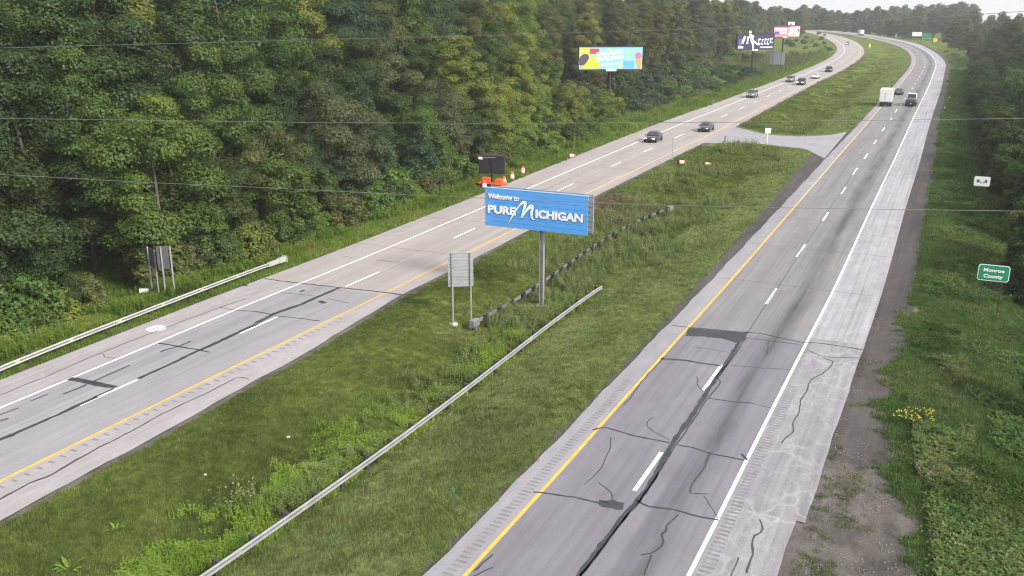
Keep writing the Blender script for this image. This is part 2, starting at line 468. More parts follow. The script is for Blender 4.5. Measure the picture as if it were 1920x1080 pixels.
M['glass'] = plain('tinted_glass', (.02, .024, .028), .06, .1, 2, 0, .8)
M['lamp'] = plain('headlight_lens', (.75, .77, .8), .15, .03, 2)
M['lamp_on'] = plain('lit_headlight', (1, .97, .9), .3, .01, 2, emit=5)
M['red_lens'] = plain('red_lens', (.32, .012, .015), .25, .05, 2)
M['plate'] = plain('licence_plate', (.6, .6, .62), .5, .05, 3)
M['wire'] = plain('aluminium_cable', (.12, .126, .13), .6, .15, 1, .2)
M['stone'] = plain('pale_stone', (.42, .41, .39), .9, .25, 5, bmp=.4)
M['gravel_stone'] = plain('gravel_stones', (.20, .185, .17), .9, .35, 3)
M['concrete'] = plain('footing_concrete', (.42, .40, .38), .9, .2, 4, bmp=.3)
def paint(name, c, r=.25): return plain(name, c, r, .04, 1.0, 0, .5, 0, .6)

# ------------------------------------------------------------------ ground
def grid_mesh(name, V, nr, nc, mat, uv=None):
    idx = np.arange(nr * nc).reshape(nr, nc)
    F = np.stack([idx[:-1, :-1], idx[:-1, 1:], idx[1:, 1:], idx[1:, :-1]], -1).reshape(-1, 4)
    me = bpy.data.meshes.new(name)
    me.vertices.add(len(V)); me.vertices.foreach_set('co', np.asarray(V, np.float32).ravel())
    me.loops.add(F.size); me.loops.foreach_set('vertex_index', F.ravel().astype(np.int32))
    me.polygons.add(len(F)); me.polygons.foreach_set('loop_start', (np.arange(len(F)) * 4).astype(np.int32))
    me.update(calc_edges=True)
    me.polygons.foreach_set('use_smooth', [True] * len(F))
    if uv is not None:
        L = me.uv_layers.new(name='UVMap'); L.data.foreach_set('uv', np.asarray(uv, np.float32)[F.ravel()].ravel())
    me.materials.append(mat)
    me.validate(); return me

rows = [-60.0]
while rows[-1] < 1650: rows.append(rows[-1] + (1.0 if rows[-1] < 110 else min(25, max(1.0, (rows[-1] - 60) * .02))))
rows = np.array(rows); NCOL = 260
tt = np.linspace(-1, 1, NCOL)
XX, YY = [], []
for y in rows:
    half = 75 + max(y, 0) * .78
    XX.append(tt * half); YY.append(np.full(NCOL, y))
XX = np.concatenate(XX); YY = np.concatenate(YY)
ZZ = terr(XX, YY)
ground = MObj('ground', grid_mesh('ground', np.c_[XX, YY, ZZ], len(rows), NCOL, M['ground']))
tag(ground, 'green grassy ground of verges, median and clearings', None, None, 'structure')

# ------------------------------------------------------------------ roads
def strip(name, rd, s0, s1, a0, a1, mat, parent=None, dz=0.0, step=2.0, nc=None, fn=None, kind=None, uvoff=0.0):
    n = max(2, int(math.ceil((s1 - s0) / step)) + 1)
    ss = np.linspace(s0, s1, n); fa0 = a0 if callable(a0) else (lambda s: a0); fa1 = a1 if callable(a1) else (lambda s: a1)
    nc = nc or max(2, int(abs(fa1(s0) - fa0(s0)) / 2.5) + 2)
    V, U = [], []
    for s in ss:
        for k in range(nc):
            a = float(fa0(s) + (fa1(s) - fa0(s)) * k / (nc - 1)); p = rd.pt(s, a, dz)
            if fn is not None: p.z = fn(p.x, p.y) + dz
            V.append(p); U.append((a + uvoff, s))
    o = MObj(name, grid_mesh(name, np.array([tuple(p) for p in V]), n, nc, mat, U), parent)
    if kind: o['kind'] = kind
    return o

def road(name, label):
    o = bpy.data.objects.new(name, None); link(o); tag(o, label, None, None, 'structure'); return o
northbound = road('northbound_road', 'two lane concrete and asphalt road with traffic driving away')
southbound = road('southbound_road', 'two lane pale road beside the wood with oncoming traffic')

jit = lambda s, k=1.0, q=0.0: k * (math.sin(s * 1.7 + q) * .5 + math.sin(s * .63 + 2 * q) * .8 + math.sin(s * 3.9 + q) * .3)
strip('asphalt_lane', RR, 0, SJR, 0, 7.32, M['asphalt_r'], northbound)
strip('concrete_lane', RR, SJR, RR.L, 0, 7.32, M['concrete_r'], northbound)
strip('inner_shoulder', RR, 0, RR.L, lambda s: R_LEFT + .05 * jit(s), 0, M['shoulder_rn'], northbound, step=1.0)
SJOG = RR.s_at(1517, 982)
strip('outer_shoulder', RR, 0, SJOG, 7.32, lambda s: R_RIGHT - .35 + .03 * jit(s), M['shoulder_r'], northbound, step=1.0)
strip('outer_shoulder', RR, SJOG, SJR + 1.2, 7.32, lambda s: R_RIGHT + .03 * jit(s), M['shoulder_r'], northbound, step=1.0, uvoff=3.3)
strip('outer_shoulder', RR, SJR + 1.2, RR.L, 7.32, R_RIGHT, M['shoulder_far'], northbound, uvoff=9)
strip('asphalt_lane', LR, 0, SJL, 0, 7.32, M['asphalt_l'], southbound)
strip('concrete_lane', LR, SJL, LR.L, 0, 7.32, M['concrete_l'], southbound)
strip('outer_shoulder', LR, 0, SJL, L_LEFT, 0, M['shoulder_l'], southbound, uvoff=20)
strip('outer_shoulder', LR, SJL, LR.L, L_LEFT, 0, M['concrete_l'], southbound, uvoff=40)
strip('inner_shoulder', LR, 0, SJL, 7.32, lambda s: l_right(s) + .05 * jit(s), M['shoulder_l'], southbound, step=1.0)
strip('inner_shoulder', LR, SJL, LR.L, 7.32, lambda s: l_right(s) + .03 * jit(s), M['concrete_l'], southbound, uvoff=60)

# gravel strips beside the pavements
gv = bpy.data.objects.new('gravel_verge', None); link(gv); tag(gv, 'dark gravel strips along the pavement edges', None, None, 'structure')
sY = lambda Y: float(RR.coords(*[np.array([v]) for v in (np.interp(Y, RR.P[:, 1], RR.P[:, 0]), Y)])[0][0])
s60, s100, s140, s40, s32 = (sY(v) for v in (57, 96, 130, 40, 33))
gw_r = lambda s: float(np.interp(s, [s32 - 8, s32, s40, s40 + 8, s60, s100, 400], [5.0, 4.7, 3.9, 2.7, 2.2, 2.4, 1.9]))
strip('gravel', RR, 0, s40 + 2, R_RIGHT - .45, lambda s: R_RIGHT + gw_r(s) + .3 * jit(s), M['gravel_pale'], gv, dz=.012, step=.7, nc=6, fn=lambda x, y: float(elev(y)) - .06)
strip('gravel', RR, s40 + 2, RR.L, R_RIGHT - .02, lambda s: R_RIGHT + gw_r(s) + .12 * jit(s), M['gravel'], gv, dz=.012, step=1.0, nc=6, fn=lambda x, y: float(elev(y)) - .06)
gw_l = lambda s: float(np.interp(s, [s40, s60, s60 + 8, s100, s140, s140 + 14, s140 + 30], [.35, .55, .8, 1.7, 2.6, 1.0, .6]))
strip('gravel', RR, 0, RR.L, lambda s: R_LEFT - gw_l(s) - .12 * jit(s), R_LEFT + .1, M['gravel'], gv, dz=.012, step=.8, nc=5, fn=lambda x, y: float(elev(y)) - .06)
strip('gravel', LR, 0, LR.L, lambda s: l_right(s) - .12, lambda s: l_right(s) + .45 + .55 * float(sstep(s, SJL - 6, SJL + 4)) + .14 * jit(s), M['gravel_pale'], gv, dz=.012, step=.8, nc=4, fn=lambda x, y: float(elev(y)) - .06)
strip('gravel', LR, 0, LR.L, lambda s: L_LEFT - .42 - .12 * jit(s), L_LEFT + .1, M['gravel'], gv, dz=.012, step=.8, nc=4, fn=lambda x, y: float(elev(y)) - .06)

# painted lines
def line(name, rd, s0, s1, a, wd, mat, parent, dz=.006):
    return strip(name, rd, s0, s1, a - wd / 2, a + wd / 2, mat, parent, dz=dz, nc=2, step=1.0)
line('white_edge_line', RR, 0, RR.L, 7.32, .17, M['white_paint'], northbound)
syw = RR.s_at(1500, 378)
line('yellow_edge_line', RR, 0, syw, 0, .17, M['yellow_paint'], northbound)
line('yellow_edge_line', RR, syw, RR.L, 0, .15, M['yellow_worn'], northbound)
line('white_edge_line', LR, 0, LR.L, 0, .2, M['white_paint'], southbound)
syl = LR.s_at(960, 432)
line('yellow_edge_line', LR, 0, syl, 7.32, .18, M['yellow_paint'], southbound)
line('yellow_edge_line', LR, syl, LR.L, 7.32, .16, M['yellow_worn'], southbound)
DR = [((1188,920),(1240,848)),((1318,732),(1352,684)),((1434,570),(1456,541)),((1494,482),(1510,458)),((1540,414),(1551,398)),((1575,364),(1584,350)),((1599,328),(1605,315)),((1621,298),(1626,288)),((1637,270),(1642,262)),((1653,246),(1658,239)),((1668,226),(1671,221)),((1678,211),(1682,205))]
def dash(rd, s0, s1, a, parent):
    line('lane_dash', rd, s0, s1, a, .2, M['white_paint'], parent)
sl = 0
for p, q in DR:
    s0, s1 = RR.s_at(*p), RR.s_at(*q); g_ = GE((p[0] + q[0]) / 2, (p[1] + q[1]) / 2); aa = float(RR.coords(g_.x, g_.y)[1][0]); dash(RR, s0, s1, float(np.clip(aa, 3.3, 3.95)), northbound); sl = s0
for k in range(1, 24): dash(RR, sl + k * 16.5, sl + k * 16.5 + 4, 3.66, northbound)
DL = [((145,760),(258,712)),((452,626),(520,594)),((646,537),(711,510)),((848,446),(890,428)),((1045,358),(1072,344)),((1144,312),(1164,304)),((1207,285),(1223,277)),((1265,259),(1283,251)),((1352,220),(1364,214)),((1386,205),(1395,200))]
sl = 0
for p, q in DL:
    s0, s1 = LR.s_at(*p), LR.s_at(*q); dash(LR, s0, s1, 3.66, southbound); sl = s0
for k in range(1, 22): dash(LR, sl + k * 16.5, sl + k * 16.5 + 4, 3.66, southbound)

# crack sealing and joints, laid as ribbons a few millimetres proud
def ribbon(name, px, wd, mat, parent, dz=.010, wob=0.02, subdiv=.35):
    P = np.array([tuple(GE(*p))[:2] for p in px])
    Q = resample(P, subdiv)
    if len(Q) < 3: Q = np.vstack([P, P[-1:] + .01])
    Q = np.vstack([Q, P[-1]])
    T = np.gradient(Q, axis=0); T /= np.maximum(np.linalg.norm(T, axis=1), 1e-6)[:, None]; N = np.c_[T[:, 1], -T[:, 0]]
    j = np.cumsum(RNG.normal(0, wob, len(Q))); j -= np.linspace(0, j[-1], len(Q)); Q = Q + N * np.clip(j, -.25, .25)[:, None]
    ww = wd * (.75 + .5 * RNG.random(len(Q))) / 2
    V = np.stack([Q - N * ww[:, None], Q + N * ww[:, None]], 1).reshape(-1, 2)
    V = np.c_[V, elev(V[:, 1]) + dz]
    return MObj(name, grid_mesh(name, V, len(Q), 2, mat), parent)
o4 = lambda L: [(1000 + x / 2, 540 + y / 2) for x, y in L]
oA = lambda L: [(1100 + x * 580 / 1920, 620 + y * 580 / 1920) for x, y in L]
oL = lambda L: [(x / 4, 560 + y / 4) for x, y in L]
oM = lambda L: [(480 + x / 4, 360 + y / 4) for x, y in L]
for pts, wd, mat in [
    (o4([(120,1130),(165,1080),(345,832),(400,775),(462,695)]), .23, 'seal'), (o4([(462,695),(528,580),(600,470),(690,335),(748,250),(802,165)]), .24, 'seal'),
    (o4([(175,1080),(205,1045),(330,880),(400,800)]), .10, 'seal'), (o4([(400,800),(470,690),(545,590),(575,545),(620,480),(665,415),(690,380),(708,352),(685,335),(740,268),(800,185)]), .07, 'seal'),
    (o4([(0,765),(40,768),(160,788),(250,808),(340,818)]), .10, 'seal'),  (o4([(388,795),(420,818),(530,832),(610,855),(695,872)]), .10, 'seal'),
    (o4([(225,535),(260,522),(370,553),(510,580)]), .10, 'seal'), (o4([(540,588),(600,598),(660,620),(790,645)]), .09, 'seal'), (o4([(780,622),(800,645)]), .12, 'seal'),
    (o4([(478,265),(560,270),(620,280),(705,291)]), .20, 'seal'), (o4([(740,290),(860,300),(972,306)]), .05, 'seal_thin'),
    (o4([(655,412),(740,426),(822,432)]), .08, 'seal'), (o4([(820,432),(900,452)]), .03, 'seal_thin'),
    (o4([(790,165),(860,172),(1010,205),(1070,206),(1240,232)]), .10, 'seal'), (o4([(520,140),(590,150),(800,166)]), .09, 'seal'), 
    (o4([(800,188),(1000,212)]), .07, 'seal_thin'), (o4([(1030,232),(1090,258),(1220,262)]), .06, 'seal_thin'),
    (o4([(545,850),(500,892),(498,912),(470,930),(498,942),(482,975),(445,1000),(402,1002)]), .06, 'seal'), (o4([(440,1003),(432,1040),(415,1078)]), .05, 'seal'),
    (o4([(662,618),(640,672),(600,722),(578,770),(655,772)]), .05, 'seal'), (o4([(290,560),(288,600),(250,680),(192,737)]), .05, 'seal_thin'),
    (o4([(510,570),(450,540),(425,518),(424,502),(452,484)]), .045, 'seal_thin'), (o4([(245,730),(280,755),(297,772),(300,798)]), .05, 'seal_thin'),
    (o4([(612,332),(615,365),(640,388)]), .05, 'seal_thin'), (o4([(490,258),(400,352),(340,438)]), .06, 'seal_thin'), (o4([(610,222),(680,232),(735,242)]), .04, 'seal_thin'),
    (o4([(885,200),(875,250)]), .06, 'seal_thin'), (o4([(640,780),(690,865)]), .03, 'seal_thin'), (o4([(-150,1000),(-190,1030),(-220,1060)]), .07, 'seal'), (o4([(-150,1048),(-240,1090)]), .05, 'seal'),
    (o4([(1085,262),(1130,275),(1090,320),(1050,345),(1040,385),(1015,422),(1010,470),(985,505),(982,540),(930,582)]), .06, 'seal_thin'),
    (o4([(850,868),(862,912),(815,932),(822,1000),(800,1070)]), .07, 'seal_thin'), (o4([(740,1085),(770,1010)]), .04, 'seal_thin')]:
    ribbon('crack_seal', pts, wd, M[mat], northbound)
def patch(px, parent, jag=.05):
    P = np.array([tuple(GE(*p))[:2] for p in px + px[:1]]); Q = resample(P, .12)
    Q = Q + RNG.normal(0, jag, Q.shape) * .6
    c = Q.mean(0); V = [(c[0], c[1], float(elev(c[1])) + .009)] + [(q[0], q[1], float(elev(q[1])) + .009) for q in Q]
    m = MB(); m.add(V, [(0, k + 1, (k + 1) % len(Q) + 1) for k in range(len(Q))]); m.build('tar_patch', M['seal'], parent)
patch(o4([(583,150),(690,158),(800,168),(790,185),(762,206),(735,196),(700,188),(640,183),(570,180)]), northbound)
patch(o4([(245,798),(262,800),(300,795),(345,806),(335,832),(300,828),(255,822)]), northbound, .07)
cs = ribbon('lane_joint', [tuple(p) for p in [(1400,624),(1445,556),(1502,470),(1546,406),(1580,357),(1602,321)]], .05, M['seal_thin'], northbound, dz=.008, wob=.01)
for pts, wd, mat in [
    (oL([(-60,1082),(0,1055),(100,1020)]), .34, 'seal'), (oL([(100,1020),(340,915),(590,800),(730,735)]), .24, 'seal'), (oL([(700,742),(850,675)]), .12, 'seal'),
    (oL([(1040,600),(1200,525),(1340,460),(1500,385)]), .24, 'seal'), (oL([(1500,385),(1640,325),(1800,250),(1925,190)]), .30, 'seal'), (oM([(0,985),(160,905),(320,850)]), .34, 'seal'), (oM([(320,850),(480,780),(625,718)]), .30, 'seal'),
    (oL([(520,600),(700,632),(870,663)]), .42, 'seal'), (oL([(1185,335),(1330,355),(1480,380),(1570,402)]), .14, 'seal'), (oL([(475,715),(560,685),(650,645)]), .14, 'seal'), (oL([(700,620),(850,555),(975,498)]), .12, 'seal'),
    (oL([(230,770),(360,718)]), .09, 'seal_thin'), (oL([(1200,402),(1240,380),(1340,360),(1430,318)]), .12, 'seal'), (oL([(0,872),(140,820)]), .10, 'seal_thin'), (oL([(0,920),(60,898)]), .16, 'seal'),
    (oL([(0,725),(200,648),(450,545),(770,410),(1140,260),(1650,62),(1850,0)]), .07, 'seal_thin'), (oL([(770,410),(800,440),(870,445)]), .04, 'seal_thin'), (oL([(1650,65),(1740,85),(1920,98)]), .08, 'seal_thin'),
    (oM([(60,650),(200,668),(350,685),(480,700),(640,718)]), .13, 'seal'), (oM([(640,718),(750,730),(960,755),(1092,772)]), .15, 'seal'),
    (oM([(190,755),(430,780)]), .05, 'seal_thin'), (oM([(0,895),(120,920)]), .12, 'seal'), (oM([(150,930),(350,950),(480,968)]), .10, 'seal_thin'), (oM([(475,818),(512,835)]), .38, 'seal'), (oM([(330,750),(365,735)]), .2, 'seal'), (oM([(540,800),(700,835)]), .05, 'seal_thin'),
    (oM([(-120,700),(-65,702)]), .35, 'seal'),
    (oL([(820,1080),(1000,985),(1200,870),(1500,730),(1790,590),(1870,606)]), .08, 'seal_thin'), ([(-30,950),(0,935),(60,905),(100,890),(175,847),(205,830)], .12, 'seal_thin'),
    (oM([(640,480),(720,492)]), .05, 'seal_thin'), (oM([(900,510),(1080,528)]), .05, 'seal_thin'), (oM([(780,340),(900,362)]), .04, 'seal_thin'), (oM([(1010,290),(1120,300)]), .04, 'seal_thin')]:
    ribbon('crack_seal', pts, wd, M[mat], southbound)
# concrete slab joints
for k in range(1, 14):
    for rd, a0, a1, sj, par in ((RR, -1.2, R_RIGHT - .1, SJR, northbound), (LR, L_LEFT + .1, 8.4, SJL, southbound)):
        s = sj + k * 12.2
        n = 8; V = []
        for i in range(n):
            a = a0 + (a1 - a0) * i / (n - 1)
            for d in (-.022, .022): V.append(tuple(rd.pt(s + d + .02 * math.sin(i * 2.1 + k), a, .005)))
        MObj('slab_joint', grid_mesh('slab_joint', np.array(V), n, 2, M['seal_thin']), par)
# rumble strips: rows of milled grooves
def rumble(rd, s0, s1, a0, a1, step, wd, parent, skip=0.0):
    mb = MB(); s = s0
    while s < s1:
        if random.random() >= skip:
            da = random.uniform(-.03, .03)
            V = [rd.pt(s, a0 + da, .006), rd.pt(s, a1 + da, .006), rd.pt(s + wd, a1 + da, .006), rd.pt(s + wd, a0 + da, .006)]
            mb.add(V, [(0, 1, 2, 3)])
        s += step
    o = mb.build('rumble_strip', M['rumble'], parent); o['kind'] = 'stuff'
rumble(RR, 5, RR.s_at(1200, 716), -.80, -.36, .30, .12, northbound)
rumble(RR, 5, RR.s_at(1470, 720), 7.32 + .24, 7.32 + .72, .30, .13, northbound)
rumble(LR, 5, LR.s_at(470, 566), 7.32 + .35, 7.32 + .72, .62, .14, southbound)

# median crossover
def cross():
    up = [(1378,238),(1400,243),(1422,249),(1450,253.5),(1490,256),(1530,255),(1560,252.5),(1588,247)]
    lo = [(1318,268),(1345,268),(1370,267),(1400,268),(1440,271),(1480,276),(1510,279),(1546,297)]
    n = 16; V, U = [], []
    ui = np.linspace(0, len(up) - 1, n)
    for t in ui:
        a = GE(np.interp(t, range(len(up)), [p[0] for p in up]), np.interp(t, range(len(up)), [p[1] for p in up]))
        b = GE(np.interp(t, range(len(lo)), [p[0] for p in lo]), np.interp(t, range(len(lo)), [p[1] for p in lo]))
        for k in range(7):
            p = a.lerp(b, k / 6); V.append((p.x, p.y, float(elev(p.y)) - .012)); U.append((k * 2.0, t * 4))
    o = MObj('crossover_road', grid_mesh('crossover_road', np.array(V), n, 7, M['crossover'], U))
    tag(o, 'grey paved crossover joining both roads across the median', None, None, 'structure')
cross()

# ------------------------------------------------------------------ projection helpers for laying out the wood
def proj(x, y, z):
    yc = y * CP - (z - CAMZ) * SP
    zc = y * SP + (z - CAMZ) * CP
    if yc < .5: return None
    return 960 + FPX * x / yc, 540 - FPX * zc / yc, yc
def zat(px, py, Y):
    d = ray(px, py); return CAMZ + d[2] * Y / d[1]
def xat(px, py, Y):
    d = ray(px, py); return d[0] * Y / d[1]

# guardrail alignments (needed before the weeds are sown)
def align(px, dz):
    pts = np.array([tuple(G(x, y, dz))[:2] for x, y in px])
    Q = resample(pts, .5)
    t = np.linspace(-1, 1, len(Q))
    return resample(np.c_[np.polyval(np.polyfit(t, Q[:, 0], 3), t), np.polyval(np.polyfit(t, Q[:, 1], 3), t)], .5)
G1 = align([(300,1142),(385,1077),(475,1013),(575,950),(750,824),(850,745),(960,663),(990,639),(1061,588),(1125,536)], .58)
G2 = align([(896,607),(938,580),(961,563),(1000,539),(1016,528),(1055,503),(1075,492),(1101,474),(1124,458),(1173,424),(1203,408),(1240,399),(1264,390)], .55)
G3 = align([(-80,727),(0,693),(120,643),(212,606),(342,560),(399,534),(513,493),(540,486)], .58)
def pdist(pl, x, y):
    """signed distance to a polyline, positive on its right side"""
    T = np.gradient(pl, axis=0); T /= np.linalg.norm(T, axis=1)[:, None]
    D = (x[:, None] - pl[None, :, 0]) ** 2 + (y[:, None] - pl[None, :, 1]) ** 2
    i = D.argmin(1)
    lat = (x - pl[i, 0]) * T[i, 1] - (y - pl[i, 1]) * T[i, 0]
    end = (i == 0) | (i == len(pl) - 1)
    return np.sign(lat) * np.sqrt(D[np.arange(len(x)), i]), end

# ------------------------------------------------------------------ foliage
def quads_mesh(name, C, T, B, mat):
    """one bent leaf-shaped quad per row: C centre, T half length vector, B half width vector"""
    n = len(C)
    Nn = np.cross(T, B); Nn /= np.maximum(np.linalg.norm(Nn, axis=1), 1e-9)[:, None]
    sag = -Nn * (np.linalg.norm(T, axis=1) * .25)[:, None]
    V = np.stack([C - T + sag * .6, C + B, C + T + sag, C - B], 1).reshape(-1, 3)
    F = np.arange(4 * n).reshape(n, 4)
    me = bpy.data.meshes.new(name)
    me.vertices.add(4 * n); me.vertices.foreach_set('co', V.astype(np.float32).ravel())
    me.loops.add(4 * n); me.loops.foreach_set('vertex_index', F.ravel().astype(np.int32))
    me.polygons.add(n); me.polygons.foreach_set('loop_start', (np.arange(n) * 4).astype(np.int32))
    me.update(calc_edges=True)
    me.materials.append(mat); return me
def unit(v): return v / np.maximum(np.linalg.norm(v, axis=1), 1e-9)[:, None]
def crown_mesh(seed, H, R, z0, ncl, lpc, ls, prof, flat=.7, cl=(.24, .42)):
    r = np.random.default_rng(seed)
    C, N, Sz, cc = [], [], [], []
    for k in range(ncl):
        h = (k + r.random()) / ncl
        rad = R * prof(h)
        a = k * 2.39996 + r.normal(0, .5)
        q = (r.uniform(.2, 1.0) ** .45) * rad * (.78 + .30 * math.sin(3 * a + seed + 4 * h))
        cr = R * r.uniform(*cl) * (1.0 if h < .85 else .75)
        c = np.array([q * math.cos(a), q * math.sin(a), z0 + (H - z0) * h * .94 + r.normal(0, .03) * H])
        cc.append((c, cr))
        m = int(lpc * (cr / (R * .33)) ** 2)
        d = unit(r.normal(size=(m, 3)))
        out = np.array([math.cos(a), math.sin(a), .45]); out /= np.linalg.norm(out)
        d = unit(d + out * .45)
        p = d * cr * (.62 + .42 * r.random((m, 1)) ** .6); p[:, 2] *= flat
        p += r.normal(0, .03 * R, (m, 3)) * .5
        C.append(c + p); N.append(unit(d * .9 + np.array([0, 0, .5]) + r.normal(0, .30, (m, 3)))); Sz.append(ls * r.uniform(.6, 1.3, m))
    C = np.vstack(C); N = np.vstack(N); Sz = np.concatenate(Sz)
    t = unit(np.cross(N, unit(r.normal(size=N.shape)))); b = np.cross(N, t)
    me = quads_mesh('crown', C, t * Sz[:, None], b * (Sz * .62)[:, None], M['leaf'])
    return me, cc
def trunk_mesh(seed, H, r0, cc, z0, nlimb):
    r = random.Random(seed); mb = MB()
    pts = [(0, 0, -.6)]; x = y = 0
    for k in range(1, 7):
        x += r.uniform(-.02, .02) * H; y += r.uniform(-.02, .02) * H; pts.append((x, y, H * .9 * k / 6))
    mb.tube(pts, [r0 * 1.25, r0, r0 * .85, r0 * .68, r0 * .5, r0 * .3, r0 * .1], 7)
    for (c, cr) in r.sample(cc, min(nlimb, len(cc))):
        zb = max(z0 * .6, c[2] - np.hypot(c[0], c[1]) * .9); f = min(1, max(0, zb / (H * .9)))
        i = min(5, int(f * 6)); bx = pts[i][0]; by = pts[i][1]
        mb.tube([(bx, by, zb), (bx * .5 + c[0] * .5, by * .5 + c[1] * .5, zb * .45 + c[2] * .55), tuple(c)], [r0 * .38 * (1 - f * .6), r0 * .22, r0 * .06], 5)
    return mb.mesh('trunk', M['bark'], True)
pr_tall = lambda h: (.62 + .45 * math.sin(math.pi * min(1, h * 1.05 + .08))) * math.sqrt(max(0.04, 1 - h ** 3.2))
pr_round = lambda h: math.sqrt(max(.05, 1 - (1.75 * h - .80) ** 2))
pr_cone = lambda h: (.78 + .25 * math.sin(3.0 * h + .3)) * math.sqrt(max(.05, 1 - h ** 4))
pr_bush = lambda h: math.sqrt(max(.06, 1 - h ** 2.4)) * (.85 + .2 * h)
KIND = {}
def kind(key, seeds, H, R, z0, ncl, lpc, ls, prof, r0, nl, flat=.7, cl=(.24, .42)):
    KIND[key] = (H, [])
    for sd in seeds:
        me, cc = crown_mesh(sd, H, R, z0, ncl, lpc, ls, prof, flat, cl)
        KIND[key][1].append((me, trunk_mesh(sd, H, r0, cc, z0, nl)))
kind('tall', (1, 2, 3, 4, 5, 6), 22, 4.9, 2.5, 52, 640, .135, pr_tall, .30, 14, .60, (.25, .44))
kind('round', (61, 62, 63, 64), 13, 4.4, 1.2, 42, 580, .125, pr_round, .2, 12, .62, (.25, .42))
kind('slim', (11, 12), 20, 3.3, 2.0, 68, 330, .14, pr_cone, .24, 10, cl=(.22, .40))
kind('young', (21, 22, 23, 24), 8, 2.5, .8, 44, 220, .12, pr_round, .10, 9, cl=(.24, .42))
kind('bush', (31, 32, 33, 34), 3, 1.9, .05, 30, 130, .12, pr_bush, .05, 9, cl=(.26, .44))
kind('distant', (41, 42, 43), 20, 5.6, 2.0, 56, 85, .42, pr_tall, .3, 8, cl=(.26, .44))
kind('scrub', (51, 52), 3.4, 2.6, .05, 26, 75, .22, pr_bush, .06, 6, cl=(.28, .46))

HUES = {
 'dark green': (.037, .062, .017), 'deep bluish green': (.037, .069, .030), 'mid green': (.064, .106, .021),
 'fresh light green': (.098, .160, .028), 'yellow-green': (.140, .170, .029), 'olive green': (.088, .102, .029), 'brown-tinged green': (.084, .079, .032),
 'grey-green': (.070, .092, .040)}
NTREE = {'n': 0}
def plant(key, x, y, H, hue, label, cat, name, group, wide=1.0, zoff=0.0):
    H0, vs = KIND[key]
    me, tk = random.choice(vs)
    t = thing(name, label, cat, (x, y, tz(x, y) + zoff), random.uniform(0, 6.28), group)
    k = H / H0
    kw = k * wide * random.uniform(.9, 1.12)
    t.scale = (kw, kw, k)
    c = MObj('crown', me, t); tr = MObj('trunk', tk, t)
    b = HUES[hue]; j = random.uniform(.85, 1.18)
    c.color = (b[0] * j * random.uniform(.92, 1.1), b[1] * j, b[2] * j * random.uniform(.9, 1.15), 1)
    NTREE[cat] = NTREE.get(cat, 0) + 1
    return t
KEEP = [(1080, 1212, 82, 150, 250), (1372, 1456, 58, 100, 345), (1440, 1502, 38, 84, 455), (1438, 1474, 94, 130, 350), (880, 995, 280, 354, 110), (258, 340, 458, 556, 68), (1706, 1762, 56, 86, 665), (1672, 1688, 60, 74, 600), (1816, 1850, 326, 354, 97), (1822, 1884, 490, 532, 64)]   # open views kept round billboards and signs: px range, py range, their distance
def clear_of(x, y, H, R):
    """False when a tree at x, y would hide a billboard or sign that the road sees"""
    zb = tz(x, y)
    a, b = proj(x, y, zb), proj(x, y, zb + H)
    if a is None: return False
    rp = 1.8 * R * FPX / a[2]
    for (x0, x1, y0, y1, D) in KEEP:
        if y < D and a[0] + rp > x0 and a[0] - rp < x1 and b[1] < y1 and a[1] > y0: return False
    return True
def in_view(x, y, H, R, ml=1.5):
    zb = tz(x, y)
    a = proj(x, y, zb); b = proj(x, y, zb + H)
    if a is None: return False
    rp = R * FPX / a[2]
    return a[0] + rp > -60 and a[0] - rp < 1980 and a[1] > -40 and b[1] < 1100

sL = lambda Y: float(np.interp(Y, np.maximum.accumulate(LR.P[:, 1]), LR.S))
YB1 = 190
def hue_at(px, py_hint=0):
    """the wood's colours change along the road"""
    if px < 120: w_ = [('dark green', 4), ('mid green', 2), ('fresh light green', 1)]
    elif px < 420: w_ = [('mid green', 3), ('fresh light green', 1.8), ('dark green', 3), ('olive green', .8), ('yellow-green', 1)]
    elif px < 620: w_ = [('mid green', 2), ('olive green', 2), ('deep bluish green', 2), ('yellow-green', 1), ('dark green', 2)]
    elif px < 900: w_ = [('deep bluish green', 3), ('dark green', 2), ('grey-green', 2), ('brown-tinged green', .7), ('mid green', 2), ('olive green', 1)]
    elif px < 1170: w_ = [('mid green', 2), ('fresh light green', 3), ('yellow-green', 2.5), ('grey-green', .5)]
    else: w_ = [('grey-green', 2), ('olive green', 3), ('mid green', 2), ('yellow-green', 1), ('brown-tinged green', 1)]
    return random.choices([a for a, _ in w_], [b for _, b in w_])[0]
def where(px):
    for lim, t in ((150, 'at the near edge of the wood'), (420, 'behind the roadside sign backs'), (700, 'behind the left guardrail end'), (920, 'beside the portable message sign'), (1100, 'short of the colourful billboard'), (1260, 'around the colourful billboard'), (1400, 'short of the navy billboard')):
        if px < lim: return t
    return 'around the red and navy billboards'
def row(key, d0, d1, sp, Y0, Y1, H0, H1, adj, cat, name, group, rfac=.22, wide=1.0, hues=None, rowtxt='', skip=None):
    s = sL(Y0) + random.uniform(0, sp)
    while s < sL(Y1):
        d = random.uniform(d0, d1); H = random.uniform(H0, H1)
        p = LR.pt(s, L_LEFT - d); R = H * rfac
        s += sp * random.uniform(.75, 1.3)
        if not in_view(p.x, p.y, H, R) or not clear_of(p.x, p.y, H, R): continue
        q = proj(p.x, p.y, p.z)
        if skip and skip(q, p): continue
        hue = random.choice(hues) if hues else hue_at(q[0])
        if key in ('tall', 'round') and q[0] < 900 and hue in ('fresh light green', 'yellow-green') and random.random() < .75: hue = random.choice(['dark green', 'mid green', 'deep bluish green'])
        plant(key, p.x, p.y, H, hue, f'{adj} {hue} {cat} {rowtxt} {where(q[0])}', cat, name, group, wide)
BRI = ['fresh light green', 'mid green', 'yellow-green', 'fresh light green', 'olive green', 'mid green']
